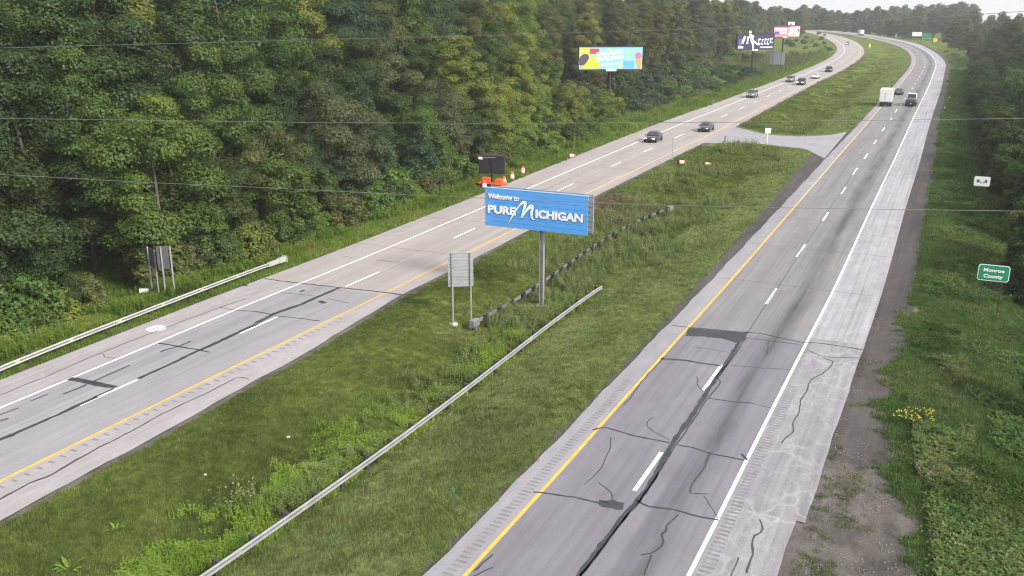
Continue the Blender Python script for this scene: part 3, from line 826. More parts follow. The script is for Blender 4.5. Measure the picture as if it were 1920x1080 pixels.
row('bush', 5.2, 7.4, 2.4, 40, 150, 1.6, 3.4, 'low', 'shrub', 'roadside_shrub', 'shrubs at the foot of the wood', .5, 1.1, BRI, rowtxt='near the road')
row('bush', 7.0, 9.5, 3.0, 40, 130, 2.4, 4.2, 'bushy', 'shrub', 'roadside_shrub', 'shrubs at the foot of the wood', .5, 1.1, BRI + ['dark green'], rowtxt='behind others')
row('young', 8.0, 11.0, 4.3, 38, 175, 4.8, 9.0, 'bushy', 'tree', 'young_tree', 'young trees along the edge of the wood', .3, 1.1, rowtxt='in front')
row('round', 10.5, 14.0, 5.8, 36, 185, 9, 14, 'round-crowned', 'tree', 'broadleaf_tree', 'round trees in the front of the left wood', .33, 1.05, rowtxt='in the second rank')
row('tall', 15.0, 19.0, 6.2, 36, 190, 15, 20, 'leafy', 'tree', 'broadleaf_tree', 'tall trees of the wood left of the road', .22, 1.1, rowtxt='in the third rank')
row('tall', 22.0, 27.0, 6.6, 36, 205, 22, 27, 'tall', 'tree', 'broadleaf_tree', 'tall trees of the wood left of the road', .22, 1.05, rowtxt='deep in the wood')
row('tall', 44.0, 54.0, 6.5, 48, 235, 28, 31, 'far-back', 'tree', 'broadleaf_tree', 'tall trees of the wood left of the road', .22, 1.2, rowtxt='behind all others')
row('tall', 30.0, 38.0, 6.8, 45, 225, 25, 29, 'towering', 'tree', 'broadleaf_tree', 'tall trees of the wood left of the road', .22, 1.1, rowtxt='at the back')
# beyond the first billboard: low scrub with taller trees behind it
for d0, d1, sp, Y0, H0, H1, rt in ((7, 11, 6.5, 178, 1.5, 2.8, 'nearest the road'), (12, 17, 5.0, 172, 2.5, 4.2, 'of second belt'), (18, 25, 5.6, 172, 3, 5.0, 'in the third belt'), (26, 33, 6.5, 185, 4, 6.5, 'in the last belt')):
    row('scrub', d0, d1, sp, Y0, 318, H0, H1, 'big', 'shrub', 'scrub_bush', 'scrub between the road and the far wood', .6, 1.1, ['dark green', 'deep bluish green', 'mid green', 'fresh light green', 'grey-green'], rowtxt=rt)
row('slim', 11, 17, 5.0, 112, 196, 14, 21, 'slender', 'tree', 'slender_tree', 'slender bright trees short of the billboard', .16, 1.15, ['fresh light green', 'yellow-green', 'yellow-green', 'mid green'], rowtxt='at the front')
row('slim', 34, 42, 6.0, 190, 320, 20, 25, 'slender', 'tree', 'slender_tree', 'trees behind the scrub', .16, 1.15, ['olive green', 'yellow-green', 'grey-green', 'mid green'], rowtxt='behind the scrub', skip=lambda q, p: q[0] > 1372)
row('tall', 64, 84, 7.0, 200, 430, 25, 31, 'tall', 'tree', 'broadleaf_tree', 'trees behind the scrub', .22, 1.15, ['olive green', 'grey-green', 'dark green'], rowtxt='at the back', skip=lambda q, p: q[0] > 1375)
row('tall', 44, 60, 6.0, 185, 400, 23, 29, 'tall', 'tree', 'broadleaf_tree', 'trees behind the scrub', .22, 1.1, ['olive green', 'grey-green', 'dark green'], rowtxt='behind the scrub', skip=lambda q, p: q[0] > 1385)
def tree_px(key, px, pyb, pyt, hue, label, name, group, cat='tree', wide=1.0):
    p = G(px, pyb); H = max(1.0, zat(px, pyt, p.y) - p.z)
    return plant(key, p.x, p.y, H, hue, label, cat, name, group, wide)
# wood behind the navy and red billboards
rr_ = random.Random(5)
for i in range(26):
    px = 1375 + i * 5 + rr_.uniform(-3, 3); b = 84 - i * .9 + rr_.uniform(-3, 3)
    hu = rr_.choice(['olive green', 'grey-green', 'brown-tinged green', 'dark green'])
    tree_px('distant', px, b, rr_.uniform(16, 34) if px > 1400 else rr_.uniform(-4, 16), hu,
            f'hazy {hu} tree ' + ('just left of the navy billboard' if px < 1400 else 'behind the navy billboard' if px < 1450 else 'behind the red billboard'), 'far_tree', 'trees behind the far billboards', wide=rr_.uniform(.9, 1.2))
for i in range(9):
    tree_px('distant', 1300 + i * 14, 78 + rr_.uniform(-2, 2), rr_.uniform(-6, 12) if not 1272 < 1300 + i * 14 < 1300 else 14, rr_.choice(['olive green', 'grey-green']),
            'far tree seen over the scrub left of the navy billboard', 'far_tree', 'trees left of the far billboards')
for i in range(11):
    px = 1290 + i * 8.6 + rr_.uniform(-3, 3)
    if px > 1372: continue
    tree_px(rr_.choice(['slim', 'tall']), px, 112 + rr_.uniform(-5, 4), rr_.uniform(4, 26) if px < 1335 else rr_.uniform(-8, 10), (hu := rr_.choice(['olive green', 'grey-green', 'mid green', 'yellow-green'])),
            f'upright {hu} tree in the clump left of the navy billboard', 'clump_tree', 'trees left of the far billboards')
for i in range(22):
    px = 1340 + i * 4.8 + rr_.uniform(-3, 3); pyb = rr_.uniform(108, 122) if px < 1432 else rr_.uniform(84, 92)
    p = G(px, pyb)
    hu = rr_.choice(['mid green', 'olive green', 'fresh light green', 'dark green'])
    plant('scrub', p.x, p.y, rr_.uniform(1.6, 3.2), hu, f'low {hu} bush ' + ('left of the navy billboard pole' if px < 1405 else 'right of the navy billboard pole' if px < 1432 else 'under the red billboard'), 'shrub', 'billboard_bush', 'bushes under the far billboards', 1.2)
# low growth in the clearing by the curve
for (px, py, h) in ((1500,70,.9),(1512,73,1.4),(1492,78,1.2),(1506,82,1.6),(1522,80,1.0),(1530,88,1.3),(1485,88,1.5),(1478,84,2.0),(1510,92,1.0),(1545,82,.9),(1540,74,1.2),(1555,95,1.1),(1495,105,1.3),(1520,102,.9),(1482,112,1.2),(1535,65,1.4),(1505,63,1.6),(1548,90,.8)):
    p = G(px, py)
    hu = rr_.choice(['mid green', 'fresh light green', 'olive green', 'yellow-green'])
    plant('scrub', p.x, p.y, h * 1.6, hu, f'low {hu} bush in the grassy clearing inside the far curve', 'shrub', 'clearing_bush', 'bushes in the clearing by the far curve', 1.2)
# hazy wood on the horizon
for i in range(62):
    px = 1268 + i * 9.0 + rr_.uniform(-5, 5); Y = rr_.choice([840, 900, 980]) + rr_.uniform(-25, 25)
    top = np.interp(px, [1260, 1330, 1450, 1520, 1565, 1605, 1640, 1700, 1750, 1800], [24, 20, 13, 9, 15, 19, 11, 11, 9, 4]) + rr_.uniform(-2, 7)
    x = xat(px, 50, Y); zb = tz(x, Y)
    plant('distant', x, Y, max(8, zat(px, top, Y) - zb), rr_.choice(['dark green', 'grey-green', 'mid green', 'olive green']), ('tall' if top < 12 else 'low') + ' hazy tree on the horizon ' + next(t for lim, t in ((1340, 'over the roadside scrub'), (1430, 'above the navy billboard'), (1505, 'above the red billboard'), (1560, 'above the farthest visible road'), (1610, 'left of the far box truck'), (1660, 'above the far box truck'), (1715, 'left of the far guide signs'), (9999, 'above the far guide signs')) if px < lim), 'tree', 'horizon_tree', 'hazy trees on the horizon', 1.35)
# woods right of the northbound road
sR = lambda Y: float(np.interp(Y, np.maximum.accumulate(RR.P[:, 1]), RR.S))
def rrow(key, d0, d1, sp, s0, s1, H0, H1, label, cat, name, group, hues, rfac=.3, wide=1.0, minpx=None, maxdrop=None):
    s = s0
    while s < s1:
        d = random.uniform(d0, d1); H = random.uniform(H0, H1); p = RR.pt(s, R_RIGHT + d); R = H * rfac
        s += sp * random.uniform(.8, 1.25)
        if not in_view(p.x, p.y, H, R) or not clear_of(p.x, p.y, H, R): continue
        q = proj(p.x, p.y, p.z)
        if any(abs(q[0] - a) - R * FPX / q[2] < 34 and p.y < Yl and proj(p.x, p.y, tz(p.x, p.y) + H)[1] < b for a, b, Yl in ((1852, 560, 57), (1833, 400, 88))): continue
        if minpx and q[0] - R * FPX / q[2] < minpx(q[1]): continue
        hue = random.choice(hues)
        plant(key, p.x, p.y, H, hue, label.format(hue) + next(t for lim, t in ((58, ' nearest the camera'), (82, ' behind the county sign'), (120, ' behind the notice sign'), (150, ' well before the box truck'), (190, ' just before the box truck'), (235, ' level with the box truck'), (290, ' just past the box truck'), (400, ' where the bend begins'), (480, ' at the turn of the bend'), (560, ' near the round yellow sign'), (640, ' near the green guide sign'), (9999, ' past the guide signs')) if p.y < lim), cat, name, group, wide)
mp = lambda py: np.interp(py, [90, 130, 250, 400, 600, 1100], [1772, 1788, 1808, 1832, 1858, 1880])
HD = ['dark green', 'deep bluish green', 'dark green', 'mid green']
rrow('young', 8.2, 11.5, 3.8, sR(52), sR(320), 5, 8.5, '{} tree fronting the right verge', 'tree', 'verge_tree', 'trees along the right verge', HD, .32, 1.15, mp)
rrow('young', 13, 18, 4.4, sR(48), sR(330), 8, 12, '{} tree behind the right verge', 'tree', 'verge_tree', 'trees along the right verge', HD, .3, 1.15, mp)
rrow('tall', 21, 30, 7, sR(80), sR(440), 13, 19, 'tall {} right-wood tree', 'tree', 'right_wood_tree', 'trees of the wood right of the road', HD, .24, 1.2, mp)
rrow('bush', 9.5, 13, 6.0, sR(31), sR(150), .8, 1.6, 'low {} bush right of the gravel', 'shrub', 'bank_bush', 'bushes on the right bank', ['dark green', 'olive green', 'mid green'], .5, 1.2, lambda py: np.interp(py, [300, 600, 1080], [1800, 1790, 1800]))
s3 = sR(330)
rrow('distant', 16, 30, 11, s3, RR.L - 20, 11, 16, 'hazy {} tree outside the curve', 'tree', 'curve_tree', 'trees on the outer side of the far curve', ['dark green', 'grey-green', 'mid green'], .28, 1.1)
rrow('distant', 38, 60, 13, s3 - 30, RR.L - 20, 15, 21, 'tall hazy {} tree farther out', 'tree', 'curve_tree', 'trees on the outer side of the far curve', ['dark green', 'grey-green', 'olive green'], .28, 1.15)

# ------------------------------------------------------------------ grass and weeds (sown as instances of small tufts)
def tuft(seed, n, rad, h0, h1, wd, mat, lean=.5, leafy=0, leaf=.06, head=0, headmat=None, heads=.015):
    r = np.random.default_rng(seed)
    q = rad * np.sqrt(r.random(n)); a = r.random(n) * 6.283
    base = np.c_[q * np.cos(a), q * np.sin(a), np.full(n, -.03)]
    h = r.uniform(h0, h1, n); b = r.random(n) * 6.283; ln = r.uniform(.1, 1, n) * lean * h
    tip = base + np.c_[np.cos(b) * ln, np.sin(b) * ln, h]
    side = np.c_[-np.sin(b), np.cos(b), np.zeros(n)] * wd / 2
    mid = base * .5 + tip * .5 + np.c_[np.zeros(n), np.zeros(n), h * .12]
    V = np.stack([base - side, base + side, mid + side * .8, mid - side * .8, tip], 1).reshape(-1, 3)
    F = []
    for k in range(n): o = k * 5; F += [(o, o + 1, o + 2, o + 3), (o + 3, o + 2, o + 4)]
    V = V.tolist(); mi = [0] * len(F)
    for k in range(n):
        for j in range(leafy):
            t = r.uniform(.25, .95); c = base[k] * (1 - t) + tip[k] * t; aa = r.random() * 6.283; L = leaf * r.uniform(.6, 1.4)
            u = np.array([math.cos(aa), math.sin(aa), r.uniform(-.2, .5)]) * L; s_ = np.array([-math.sin(aa), math.cos(aa), r.uniform(-.2, .2)]) * L * .3
            o = len(V); V += [c, c + u * .5 + s_, c + u, c + u * .5 - s_]; F.append((o, o + 1, o + 2, o + 3)); mi.append(0)
        if head and r.random() < head:
            for j in range(3):
                c = tip[k] + r.normal(0, heads * 1.3, 3); o = len(V); e = heads * r.uniform(.7, 1.5)
                V += [c + np.array(p) * e for p in ((1,0,0),(-.5,.9,0),(-.5,-.9,0),(0,0,1.3),(0,0,-.8))]
                for f in ((0,1,3),(1,2,3),(2,0,3),(1,0,4),(2,1,4),(0,2,4)): F.append(tuple(o + i for i in f)); mi.append(1)
    me = bpy.data.meshes.new('tuft'); me.from_pydata([tuple(p) for p in V], [], F); me.materials.append(mat)
    if head: me.materials.append(headmat); me.polygons.foreach_set('material_index', mi)
    me.update(); return bpy.data.objects.new('tuft', me)
def sow(name, label, P, scale, src):
    if len(P) == 0: return
    me = bpy.data.meshes.new(name); me.vertices.add(len(P)); me.vertices.foreach_set('co', np.asarray(P, np.float32).ravel())
    for nm, v in (('sc', scale), ('rot', RNG.random(len(P)) * 6.283)):
        me.attributes.new(nm, 'FLOAT', 'POINT').data.foreach_set('value', np.asarray(v, np.float32))
    o = MObj(name, me); tag(o, label, None, None, 'stuff')
    ng = bpy.data.node_groups.new('sow', 'GeometryNodeTree')
    ng.interface.new_socket('Geometry', in_out='INPUT', socket_type='NodeSocketGeometry'); ng.interface.new_socket('Geometry', in_out='OUTPUT', socket_type='NodeSocketGeometry')
    N, L = ng.nodes, ng.links
    gi, go, oi, ip = N.new('NodeGroupInput'), N.new('NodeGroupOutput'), N.new('GeometryNodeObjectInfo'), N.new('GeometryNodeInstanceOnPoints')
    oi.inputs['Object'].default_value = src; oi.inputs['As Instance'].default_value = True
    A = []
    for nm in ('sc', 'rot'):
        at = N.new('GeometryNodeInputNamedAttribute'); at.data_type = 'FLOAT'; at.inputs['Name'].default_value = nm; A.append(at.outputs['Attribute'])
    cx = N.new('ShaderNodeCombineXYZ'); L.new(A[1], cx.inputs[2])
    L.new(gi.outputs[0], ip.inputs['Points']); L.new(oi.outputs['Geometry'], ip.inputs['Instance']); L.new(A[0], ip.inputs['Scale'])
    L.new(cx.outputs[0], ip.inputs['Rotation']); L.new(ip.outputs[0], go.inputs[0])
    o.modifiers.new('sow', 'NODES').node_group = ng
def candidates(n, Y0, Y1, pw):
    u = RNG.random(n); Y = (Y0 ** (1 - pw) + u * (Y1 ** (1 - pw) - Y0 ** (1 - pw))) ** (1 / (1 - pw))
    X = (RNG.random(n) * 2 - 1) * (.62 * Y + 3)
    return X, Y
def classify(X, Y):
    sr, ar = RR.coords(X, Y); sl, al = LR.coords(X, Y)
    gl = np.array([gw_l(s) for s in sr]); gr = np.array([gw_r(s) for s in sr])
    dm_r = R_LEFT - gl - ar; dm_l = al - l_right(sl) - .5
    dr = ar - R_RIGHT - gr; dl = L_LEFT - .35 - al
    return sr, ar, sl, al, dm_r, dm_l, dr, dl
CXP = [(1378,238),(1400,243),(1422,249),(1450,253.5),(1490,256),(1530,255),(1560,252.5),(1588,247),(1560,300),(1546,297),(1510,279),(1480,276),(1440,271),(1400,268),(1370,267),(1318,268)]
CXP = [(1300,272),(1378,234),(1400,239),(1422,245),(1450,250),(1490,252.5),(1530,252),(1560,249),(1600,240),(1590,262),(1546,303),(1510,283),(1480,279.5),(1440,274.5),(1400,271),(1370,270.5),(1318,274)]
CXW = np.array([tuple(GE(*p))[:2] for p in CXP])
def in_poly(x, y, P):
    r = np.zeros(len(x), bool); j = len(P) - 1
    for i in range(len(P)):
        c = ((P[i, 1] > y) != (P[j, 1] > y)) & (x < (P[j, 0] - P[i, 0]) * (y - P[i, 1]) / (P[j, 1] - P[i, 1] + 1e-12) + P[i, 0]); r ^= c; j = i
    return r
noise2 = lambda x, y, k: np.sin(x * k + 1.7 * np.sin(y * k * .7)) * np.sin(y * k * 1.1 + 1.3 * np.sin(x * k * .6))
X, Y = candidates(300000, 27, 430, 1.5)
sr, ar, sl, al, dm_r, dm_l, dr, dl = classify(X, Y)
Z = terr(X, Y)
g1, e1 = pdist(G1, X, Y); g2, e2 = pdist(G2, X, Y)
cxm = in_poly(X, Y, CXW)
med = (dm_r > 0) & (dm_l > 0) & ~cxm
lef = (dl > 0) & (dm_r > 0) & (dl < 30)
rig = (dr > -.25 - (.55 * noise2(X, Y, .61) + .35 * noise2(X + 5, Y + 2, 1.7) + .35 * RNG.normal(size=len(X))) * (Y < 60)) & (ar > R_RIGHT + .5) & (dm_l > 0) & (dr < 26)
sc = np.clip(Y / 70, .8, 2.4) * RNG.uniform(.7, 1.3, len(X))
def pick(m): return np.c_[X[m], Y[m], Z[m]], sc[m]
pale = med & (g1 > 0) & (Y < 75) | med & (dm_r < 5.5) & (Y >= 75)
sow('grass', 'mown green and olive grass of the median', *pick(med & ~pale), tuft(1, 46, .34, .06, .16, .022, M['grass'], .8))
sow('grass', 'paler mown grass between the long guardrail and the right road', *pick(pale), tuft(14, 46, .34, .06, .15, .022, M['grass_pale'], .8))
rough = med & (RNG.random(len(X)) < .10) & (noise2(X, Y, .8) > -.2)
sow('grass', 'coarser darker tufts dotted through the mown median', *pick(rough), tuft(15, 30, .26, .14, .32, .024, M['grass'], .6))
lk = lef & (RNG.random(len(X)) < .9)
sow('grass', 'lush rough grass between the pale road and the wood', *pick(lk), tuft(2, 40, .34, .10, .32, .028, M['grass_l'], .7))
rk = rig & (RNG.random(len(X)) < .85)
sow('grass', 'shaded rough grass of the right verge', *pick(rk), tuft(3, 40, .34, .10, .30, .03, M['grass_r'], .7))
# sparse tufts growing in the gravel corner
X2, Y2 = candidates(9000, 27, 60, 1.2)
a_ = classify(X2, Y2); dg = a_[1] - R_RIGHT
mg = ((dg > .05) & (dg < 5.0) & (Y2 < 50) & (noise2(X2, Y2, 1.1) > .25)) | ((dg > -.3) & (dg < 1.5) & (Y2 < 34) & (noise2(X2, Y2, 2.3) > -.5))
sow('grass', 'olive grass patches growing through the gravel', np.c_[X2, Y2, terr(X2, Y2)][mg], RNG.uniform(.6, 1.1, mg.sum()), tuft(4, 40, .22, .06, .22, .02, M['weed_olive'], .8))
def stone_src(seed, mat):
    r = np.random.default_rng(seed); m = MB()
    for k in range(14):
        a, q = r.random() * 6.28, .3 * math.sqrt(r.random()); e = r.uniform(.012, .045); c = np.array([q * math.cos(a), q * math.sin(a), e * .3])
        m.add([c + np.array(p) * e * (1 + r.normal(0, .2)) for p in ((1,0,0),(0,1,0),(-1,0,0),(0,-1,0),(0,0,.8))], [(0,1,4),(1,2,4),(2,3,4),(3,0,4)])
    return bpy.data.objects.new('stones', m.mesh('stones', mat))
ms = (dg > -.3) & (dg < 5.0) & (Y2 < 58) & (RNG.random(len(X2)) < .22)
sow('gravel_stones', 'loose stones scattered over the gravel beside the right road', np.c_[X2, Y2, elev(Y2) - .045][ms], RNG.uniform(.6, 1.3, ms.sum()), stone_src(3, M['gravel_stone']))
# weeds
X, Y = candidates(150000, 27, 480, 1.35)
sr, ar, sl, al, dm_r, dm_l, dr, dl = classify(X, Y)
Z = terr(X, Y)
g1, e1 = pdist(G1, X, Y); g2, e2 = pdist(G2, X, Y)
cxm = in_poly(X, Y, CXW)
med = (dm_r > .5) & (dm_l > .5) & ~cxm
sc = RNG.uniform(.6, 1.25, len(X)) * np.clip(Y / 80, .85, 1.8)
b = med & ~e1 & (g1 < -.25) & (g1 > -2.4 - 1.3 * noise2(X, Y, .7) - .6 * RNG.normal(size=len(X))) & (Y < 66)
sow('weeds', 'bright green weeds along the back of the long guardrail', *pick(b & (RNG.random(len(X)) < .85) & (noise2(X + 3, Y, .8) > -.5)), tuft(5, 18, .32, .15, .60, .028, M['weed_bright'], .4, 5, .10))
t1 = med & (((g1 < -.3) & (g1 > -3.2) & ~e1 & (Y > 34)) | ((g2 > -.6) & (g2 < 3.4) & ~e2)) & (noise2(X, Y, .55) > -.15)
sow('tall_weeds', 'tall olive weeds with pale heads between the two median guardrails', *pick(t1 & (RNG.random(len(X)) < np.where(Y < 58, .16, .8))), tuft(6, 8, .30, .45, 1.15, .022, M['weed_pale'], .25, 9, .11, .10, M['seed'], .018))
t2 = med & (Y > 70) & (np.minimum(dm_r, dm_l) > 3.0) & (noise2(X, Y, .22) + .35 * noise2(X, Y, .9) > -.05) & (Y < 160)
sow('tall_weeds', 'rough olive weeds down the middle of the median', *pick(t2 & (RNG.random(len(X)) < .7)), tuft(7, 12, .36, .3, .8, .03, M['weed_pale'], .4, 5, .10))
dryc = G(1175, 400)
dd = med & (np.hypot((X - dryc.x) / 4.0, (Y - dryc.y) / 6.5) < 1)
sow('dry_weeds', 'brown dead weeds heaped by the short guardrail', *pick(dd), tuft(8, 22, .34, .2, .6, .03, M['weed_dry'], .8, 3, .10))
wild = (dl > 6) & (dl < 60) & (dm_r > 0) & (Y > 190)
sow('weeds', 'wild olive grass and weeds of the clearing inside the curve', *pick(wild & (RNG.random(len(X)) < .8)), tuft(16, 18, .7, .3, 1.1, .05, M['weed_olive'], .5, 5, .18))
lw = (dl > .6) & (dl < 9) & (dm_r > 0)
sow('weeds', 'leafy light green weeds at the foot of the wood', *pick(lw & (noise2(X, Y, .45) > -.45) & (RNG.random(len(X)) < .8) & (dl > 2.0)), tuft(9, 13, .32, .35, .95, .03, M['grass_l'], .35, 7, .13))
lw2 = (dl > .15) & (dl < 2.4) & (dm_r > 0)
sow('weeds', 'olive weeds along the pale road edge', *pick(lw2 & (RNG.random(len(X)) < .5)), tuft(10, 12, .26, .15, .4, .024, M['weed_olive'], .5, 3, .08))
rw = (dr > .5) & (dr < 22) & (dm_l > 0)
sow('weeds', 'dark leafy weeds on the right bank', *pick(rw & (noise2(X, Y, .4) > .15) & (RNG.random(len(X)) < .6)), tuft(11, 11, .34, .15, .55, .03, M['weed_dark'], .4, 7, .13))
sow('weeds', 'fresh green weeds on the right bank', *pick(rw & (noise2(X + 9, Y + 4, .33) > .05) & (RNG.random(len(X)) < .5)), tuft(12, 13, .34, .2, .55, .03, M['grass_r'], .5, 7, .14))
near = rw & (dr < 3.4) & (Y < 50)
sow('weeds', 'olive brush beside the gravel corner', *pick(near & (noise2(X, Y, .7) > 0) & (RNG.random(len(X)) < .6)), tuft(13, 11, .30, .2, .6, .026, M['weed_olive'], .4, 7, .11, .02, M['seed'], .016))
# big weed rosettes in the median grass
ROS = None
def rosette(px, py, k, label):
    r = np.random.default_rng(int(px)); mb = MB()
    for j in range(9):
        a = j * 2.4 + r.uniform(-.3, .3); L = r.uniform(.35, .6); e = r.uniform(.3, 1.0)
        u = Vector((math.cos(a), math.sin(a), 0)); s_ = Vector((-math.sin(a), math.cos(a), 0)) * .05
        m_ = u * L * .5 + Vector((0, 0, L * e * .6)); t_ = u * L + Vector((0, 0, L * e * .7))
        mb.add([-s_ * .5, s_ * .5, m_ + s_, t_, m_ - s_], [(0, 1, 2, 4), (4, 2, 3)])
    p = G(px, py); t = mb.build('leafy_weed', M['grass_l']); t.location = p; t.scale = (k, k, k)
    tag(t, label, 'plant')
rosette(217, 996, 1.0, 'single spiky light green weed in the mown median grass near the pale road')
rosette(130, 1072, 1.5, 'broad-leaved weed at the bottom of the median grass')
# flowering clumps on the right bank
def flower_clump(px, py, label, mat, headmat, n, rad, h0, h1, hs):
    p = G(px, py); o = tuft(px, n, rad, h0, h1, .02, mat, .3, 9, .10, .85, headmat, hs)
    o.name = 'flowering_clump'; link(o); o.location = p; tag(o, label, 'plant')
flower_clump(1712, 790, 'clump of small yellow flowers on the bank right of the gravel', M['weed_dark'], M['yellow_flower'], 46, 1.0, .3, .8, .026)
flower_clump(1795, 1035, 'pale-headed wild flowers beside the grey stone at the bank foot', M['weed_dark'], M['seed'], 22, .6, .3, .7, .02)
flower_clump(438, 945, 'dried pale seed-head weeds in the grass left of the long guardrail', M['weed_olive'], M['seed'], 26, .9, .5, 1.2, .022)
flower_clump(772, 728, 'thin tall seed-head weeds halfway along the long guardrail', M['weed_olive'], M['seed'], 20, .8, .7, 1.5, .02)

# ------------------------------------------------------------------ guardrails
def w_profile(side):
    pr = [(0,.455),(.02,.465),(.062,.48),(.062,.515),(0,.55),(0,.635),(.062,.665),(.062,.70),(.02,.725),(0,.735)]
    pr = pr + [(x - .012, z) for x, z in reversed(pr)]
    return [(x * side, z) for x, z in pr]
POST_ME = {}
def guardrail(name, label, pl, side, railmat, postmat, blockmat, step=1.905, rust=None, posth=.80, postdepth=.20):
    o3 = Vector((pl[0][0], pl[0][1], tz(*pl[0])))
    t = thing(name, label, 'guardrail', o3)
    Q = resample(pl, step / 2); n = len(Q)
    T = np.gradient(Q, axis=0); T /= np.linalg.norm(T, axis=1)[:, None]; N = np.c_[T[:, 1], -T[:, 0]]
    Zg = terr(Q[:, 0], Q[:, 1])
    Zg = np.polyval(np.polyfit(np.linspace(-1, 1, n), Zg, 4), np.linspace(-1, 1, n))
    prof = w_profile(side)
    rings = [[Vector((Q[i, 0] + N[i, 0] * d, Q[i, 1] + N[i, 1] * d, Zg[i] + z)) - o3 for d, z in prof] for i in range(n)]
    mb = MB(); mb.loft(rings); k_ = len(prof); mb.m = [1 if f_ % k_ in (4,) else 0 for f_ in range(len(mb.f))]; mb.build('rail', [railmat, M['web_shade']], t)  # web faces take the darker tone painted as valley shade
    key = (postmat.name, side)
    if key not in POST_ME:
        m = MB(); m.box((-side * (.20 + .06), 0, posth / 2 - .15), (.15, postdepth, posth + .30), bev=.01); a = m.mesh('post', postmat)
        m = MB(); m.box((-side * .105, 0, .60), (.19, .14, .34), bev=.01); b = m.mesh('blockout', blockmat)
        m = MB(); m.lathe([(.02, -.012), (.02, .012)], 6); c = m.mesh('bolt', M['galv_old'])
        POST_ME[key] = (a, b)
    a, b = POST_ME[key]
    for i in range(1, n, 2):
        loc = Vector((Q[i, 0], Q[i, 1], Zg[i])) - o3
        rz = math.atan2(N[i, 1], N[i, 0])
        p = MObj('post', a, t, loc); p.rotation_euler = (0, 0, rz)
        MObj('blockout', b, p)
    # lap joints between rail lengths
    for i in range(4, n - 1, 4):
        m = MB(); c = rings[i]; d = Vector((T[i, 0], T[i, 1], 0)) * .16
        off = Vector((N[i, 0], N[i, 1], 0)) * side * .006
        m.loft([[q - d + off for q in c[:10]] + [q - d for q in reversed(c[:10])], [q + d + off for q in c[:10]] + [q + d for q in reversed(c[:10])]])
        m.build('rail_splice', railmat, t)
    return t, Q, T, N, Zg, o3
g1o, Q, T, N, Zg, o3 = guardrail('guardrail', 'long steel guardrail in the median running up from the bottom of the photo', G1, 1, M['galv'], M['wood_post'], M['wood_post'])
m = MB(); i = len(Q) - 1
m.loft([[Vector((Q[i, 0] + T[i, 0] * s + N[i, 0] * (d + s * s * .5), Q[i, 1] + T[i, 1] * s + N[i, 1] * (d + s * s * .5), Zg[i] + z)) - o3 for d, z in w_profile(1)] for s in (0.01, .15, .3, .42)])
m.build('end_terminal', M['galv'], g1o)
ri = int(np.argmin(np.hypot(Q[:, 0] - G(562, 960).x, Q[:, 1] - G(562, 960).y)))
m = MB(); c1 = [Vector((Q[j, 0] + N[j, 0] * .088, Q[j, 1] + N[j, 1] * .088, Zg[j])) - o3 for j in (ri - 1, ri)]
m.loft([[p + Vector((0, 0, z)) for z in (.67, .70)] + [p + Vector((-N[ri, 0] * .02, -N[ri, 1] * .02, z)) for z in (.70, .67)] for p in c1])
m.build('rust_patch', M['rust'], g1o)
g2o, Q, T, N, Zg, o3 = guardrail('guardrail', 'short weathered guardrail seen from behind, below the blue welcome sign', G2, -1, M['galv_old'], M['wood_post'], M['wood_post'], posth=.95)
for i, d in ((0, -1), (len(Q) - 1, 1)):
    m = MB(); rz = math.atan2(T[i, 1], T[i, 0])
    m.box(Vector((Q[i, 0] + T[i, 0] * d * .25, Q[i, 1] + T[i, 1] * d * .25, Zg[i] + .58)) - o3, (.75, .42, .50), RZ(rz), bev=.05)
    m.box(Vector((Q[i, 0] + T[i, 0] * d * .1, Q[i, 1] + T[i, 1] * d * .1, Zg[i] + .2)) - o3, (.16, .16, .5), RZ(rz))
    m.build('end_terminal', M['galv_old'], g2o)
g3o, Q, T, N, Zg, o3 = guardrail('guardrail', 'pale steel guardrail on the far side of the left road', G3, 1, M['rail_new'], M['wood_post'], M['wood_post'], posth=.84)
i = len(Q) - 1; rz = math.atan2(T[i, 1], T[i, 0])
m = MB(); m.box(Vector((Q[i, 0] + T[i, 0] * .35, Q[i, 1] + T[i, 1] * .35, Zg[i] + .62)) - o3, (.8, .34, .42), RZ(rz), bev=.04)
m.box(Vector((Q[i, 0] - T[i, 0] * .5, Q[i, 1] - T[i, 1] * .5, Zg[i] + .60)) - o3, (1.5, .22, .36), RZ(rz), bev=.03)
head = m.build('end_terminal', M['rail_new'], g3o)
m = MB(); m.box(Vector((Q[i, 0] + T[i, 0] * .77, Q[i, 1] + T[i, 1] * .77, Zg[i] + .62)) - o3, (.05, .52, .58), RZ(rz), bev=.02)
pl_ = m.build('impact_plate', M['rail_new'], head)
m = MB(); m.box(Vector((Q[i, 0] + T[i, 0] * .81, Q[i, 1] + T[i, 1] * .81, Zg[i] + .62)) - o3, (.04, .34, .34), RZ(rz), bev=.05)
m.build('reflector', M['black'], head)

